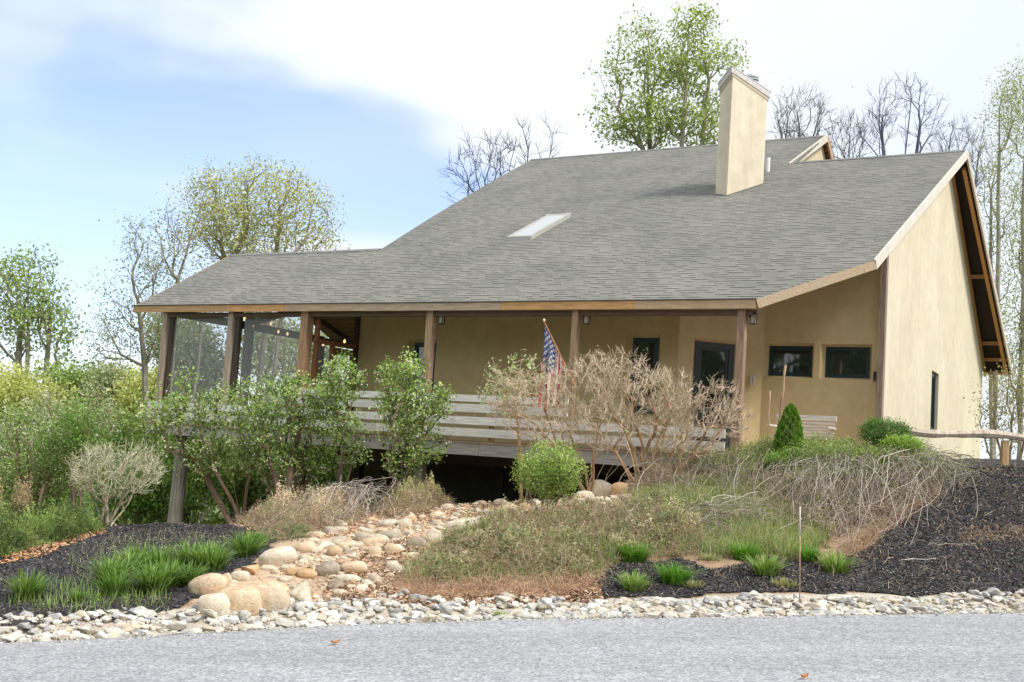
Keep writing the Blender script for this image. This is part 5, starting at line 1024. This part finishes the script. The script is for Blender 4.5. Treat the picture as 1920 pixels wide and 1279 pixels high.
arcs('twig_heap', 'arched heap of cut grey branches above the left end of the creek bed', [(600,965),(630,952),(665,950),(690,958)], [(560,1000),(600,1002),(640,992),(700,985)], 120, .0075, [(.44,.37,.33),(.34,.28,.25),(.52,.45,.40)], 0, None, .42, .5)
# broken stick lying from the bare shrub to the rocks
stick(1133,935,1190,897,20.6,.03,.022,(.46,.36,.26),'fallen_branch','pale bent fallen branch leaning on the tall cream boulder','branch',8,.02)
stick(1335,1020,1420,1010,16.3,.006,.004,(.55,.5,.44),'fallen_twig','thin pale twig lying on the grassy slope','twig',9,.01)
stick(1690,1049,1755,1047,15.0,.006,.004,(.62,.58,.52),'fallen_twig','straight whitish twig lying on the right mulch','twig',10,.006)
stick(1740,1022,1830,1018,15.8,.005,.003,(.50,.42,.34),'fallen_twig','brown crooked twig lying higher on the right mulch','twig',11,.02)
# daylily clumps
def clump_mesh(seed, n, L, cols, w=.009):
    global R; R0 = R; R = np.random.default_rng(seed); b = MB(); a = R.uniform(0, 2 * math.pi, n); q = R.uniform(0, .11, n); Q = np.column_stack([np.cos(a) * q, np.sin(a) * q, np.zeros(n)]); jitd = nrm(np.column_stack([np.cos(a), np.sin(a), 0 * a]) + R.normal(0, .4, (n, 3)) * (1, 1, 0)); blade(b, Q, L, w, cols, .42, 1.35, 7, jitd); me = b.mesh('daylily_leaves'); me.materials.append(M['grass']); R = R0; return me
DC = [(.13,.25,.045),(.18,.32,.06),(.09,.18,.035),(.27,.40,.11)]
CM = [clump_mesh(400 + i, 260, .30, DC, .0080) for i in range(4)] + [clump_mesh(420 + i, 220, .22, [(.26,.42,.09),(.20,.36,.06),(.34,.46,.16)], .006) for i in range(3)] + [clump_mesh(430, 340, .21, [(.12,.30,.03),(.16,.36,.04)], .005), clump_mesh(440, 160, .09, [(.42,.46,.22),(.36,.44,.16),(.5,.48,.3)], .004)]
DL = [(50,1128,0,1.0,'daylily clump standing alone near the left picture edge'),(205,1098,1,1.05,'leftmost clump of the main daylily group'),(212,1118,2,.9,'daylily clump at the front left of the main group'),(262,1070,3,1.1,'tall daylily clump at the back of the main group'),(300,1075,0,1.0,'daylily clump at the centre back of the main group'),
 (285,1115,1,1.15,'daylily clump at the front of the main group'),(318,1100,2,1.0,'daylily clump right of centre in the main group'),(240,1085,0,1.0,'daylily clump inside the left half of the main group'),(352,1100,3,.9,'daylily clump touching the long tan boulder'),(360,1068,1,1.15,'daylily clump above the long tan boulder'),(395,1072,2,1.1,'daylily clump beside the orange rock'),(405,1058,0,.9,'small daylily clump behind the orange rock'),
 (460,1045,3,1.1,'daylily clump beside the large oval cream stone'),(478,1030,1,.9,'uppermost daylily clump at the edge of the left mulch'),(145,1130,2,.45,'tiny daylily sprout between the lone clump and the main group'),
 (1186,1055,7,1.35,'dense dark green grass tuft under the shrub bank'),(1187,1108,4,1.1,'bright green tuft near the roadside stones left of centre right'),(1264,1095,7,1.25,'wide dense grass tuft right of the bright one'),(1300,1102,8,1.1,'pale thin tuft beside the wide dense tuft'),(1398,1052,7,1.2,'round dark grass tuft left of the marker stake'),(1436,1078,4,1.25,'bright green tuft just left of the marker stake'),
 (1518,1052,7,1.0,'dark grass tuft just right of the marker stake'),(1567,1075,4,1.3,'bright green tuft on the black mulch right of the stake'),(1330,1052,8,1.2,'yellowish straggly tuft on the bank edge'),(1472,1102,8,1.3,'pale straw green tuft at the base of the marker stake'),(938,1160,5,.4,'tiny green weed growing among the roadside stones')]
for px, py, k, s_, lb in DL:
    g = G(px, py); o = bpy.data.objects.new('daylily_clump' if k < 4 else 'grass_tuft', CM[k]); col.objects.link(o); o.location = tuple(g); o.scale = (s_ * 1.15, s_ * 1.15, s_); o.rotation_euler = (0, 0, R.uniform(0, 6)); tag(o, lb, 'daylily' if k < 4 else 'grass tuft', 'daylilies on the left mulch' if k < 4 else 'grass tufts on the right bank')

# ------------------------------------------------------------------ sky and sun
SUN = nrm(arr(.78, -.62, 1.10))
w = bpy.data.worlds.new('World'); sc.world = w; w.use_nodes = True; wt = w.node_tree; wt.nodes.clear()
class WN(NT):
    def __init__(s, t): s.t = t
wn_ = WN(wt); out = wn_.n('ShaderNodeOutputWorld')
sky = wn_.n('ShaderNodeTexSky'); sky.sky_type = 'NISHITA'; sky.sun_disc = False; sky.sun_elevation = math.asin(SUN[2]); sky.sun_rotation = math.atan2(SUN[0], SUN[1]); sky.air_density = 1.2; sky.dust_density = .6
bg1 = wn_.n('ShaderNodeBackground'); bg1.inputs[1].default_value = .19
tc = wn_.n('ShaderNodeTexCoord'); G_ = tc.outputs['Generated']
wn_.l(wn_.mul(sky.outputs[0], (.86, .92, 1.28)), bg1.inputs[0])
mp = wn_.n('ShaderNodeMapping'); mp.inputs['Scale'].default_value = (1, 1, 2.6); wn_.l(G_, mp.inputs['Vector'])
n1 = wn_.noise(mp.outputs[0], 2.1, 3, .42)
# clear patch low on the left of the view
def dotp(v):
    x = wn_.n('ShaderNodeVectorMath'); x.operation = 'DOT_PRODUCT'; wn_.l(G_, x.inputs[0]); x.inputs[1].default_value = tuple(nrm(v)); return x.outputs['Value']
def wm(op, a, b, clamp=False):
    x = wn_.n('ShaderNodeMath'); x.operation = op; x.use_clamp = clamp
    for i, q in enumerate((a, b)):
        if isinstance(q, (int, float)): x.inputs[i].default_value = q
        else: wn_.l(q, x.inputs[i])
    return x.outputs[0]
dn = wn_.n('ShaderNodeTexNoise'); dn.inputs['Scale'].default_value = 3.2; dn.inputs['Detail'].default_value = 3; dn.inputs['Roughness'].default_value = .45; wn_.l(mp.outputs[0], dn.inputs['Vector'])
vm = wn_.n('ShaderNodeVectorMath'); vm.operation = 'MULTIPLY_ADD'; wn_.l(dn.outputs['Color'], vm.inputs[0]); vm.inputs[1].default_value = (.22, .22, .12); wn_.l(G_, vm.inputs[2])
vs_ = wn_.n('ShaderNodeVectorMath'); vs_.operation = 'SUBTRACT'; wn_.l(vm.outputs[0], vs_.inputs[0]); vs_.inputs[1].default_value = (.11, .11, .06); GD = vs_.outputs[0]
def patch(px, py, lo, hi, a=1.):
    x = wn_.n('ShaderNodeVectorMath'); x.operation = 'DOT_PRODUCT'; wn_.l(GD, x.inputs[0]); x.inputs[1].default_value = tuple(nrm(ray(px, py)))
    mr = wn_.n('ShaderNodeMapRange'); mr.interpolation_type = 'SMOOTHSTEP'; mr.inputs['From Min'].default_value = math.cos(hi); mr.inputs['From Max'].default_value = math.cos(lo); wn_.l(x.outputs['Value'], mr.inputs['Value']); return wm('MULTIPLY', mr.outputs[0], a)
pa = wm('MAXIMUM', patch(60, 380, .0, .36, 1.), patch(520, 330, .0, .30, .95)); pa = wm('MAXIMUM', pa, patch(-500, 420, .0, .5, 1.)); pa = wm('MAXIMUM', pa, patch(1850, 60, .0, .34, .30)); pa = wm('MAXIMUM', pa, patch(300, 330, .0, .2, .9))
f = wm('SUBTRACT', wm('ADD', wm('MULTIPLY', n1, .5), .72), wm('MULTIPLY', pa, .80))
mr_ = wn_.n('ShaderNodeMapRange'); mr_.interpolation_type = 'SMOOTHSTEP'; wn_.l(f, mr_.inputs['Value']); mr_.inputs['From Min'].default_value = -.12; mr_.inputs['From Max'].default_value = 1.0; mr_.inputs['To Min'].default_value = .06; cm = mr_.outputs[0]
bg2 = wn_.n('ShaderNodeBackground'); bg2.inputs[0].default_value = (.90, .955, 1., 1); bg2.inputs[1].default_value = 1.12
mx = wn_.n('ShaderNodeMixShader'); wn_.l(cm, mx.inputs[0]); wn_.l(bg1.outputs[0], mx.inputs[1]); wn_.l(bg2.outputs[0], mx.inputs[2]); wn_.l(mx.outputs[0], out.inputs['Surface'])
sl = bpy.data.lights.new('sun', 'SUN'); sl.energy = 4.0; sl.angle = math.radians(16); sl.color = (1, .95, .87)
so = bpy.data.objects.new('sun', sl); col.objects.link(so); so.rotation_euler = Vector(tuple(-SUN)).to_track_quat('-Z', 'Y').to_euler()
sc.view_settings.view_transform = 'Standard'; sc.view_settings.look = 'None'; sc.view_settings.exposure = 0; sc.view_settings.gamma = 1
sc.cycles.max_bounces = 6; sc.cycles.diffuse_bounces = 3; sc.cycles.transparent_max_bounces = 12; sc.cycles.use_denoising = True
sc.render.film_transparent = False
print('script time', round(time.time() - T0, 1), 'verts', sum(len(me.vertices) for me in bpy.data.meshes))
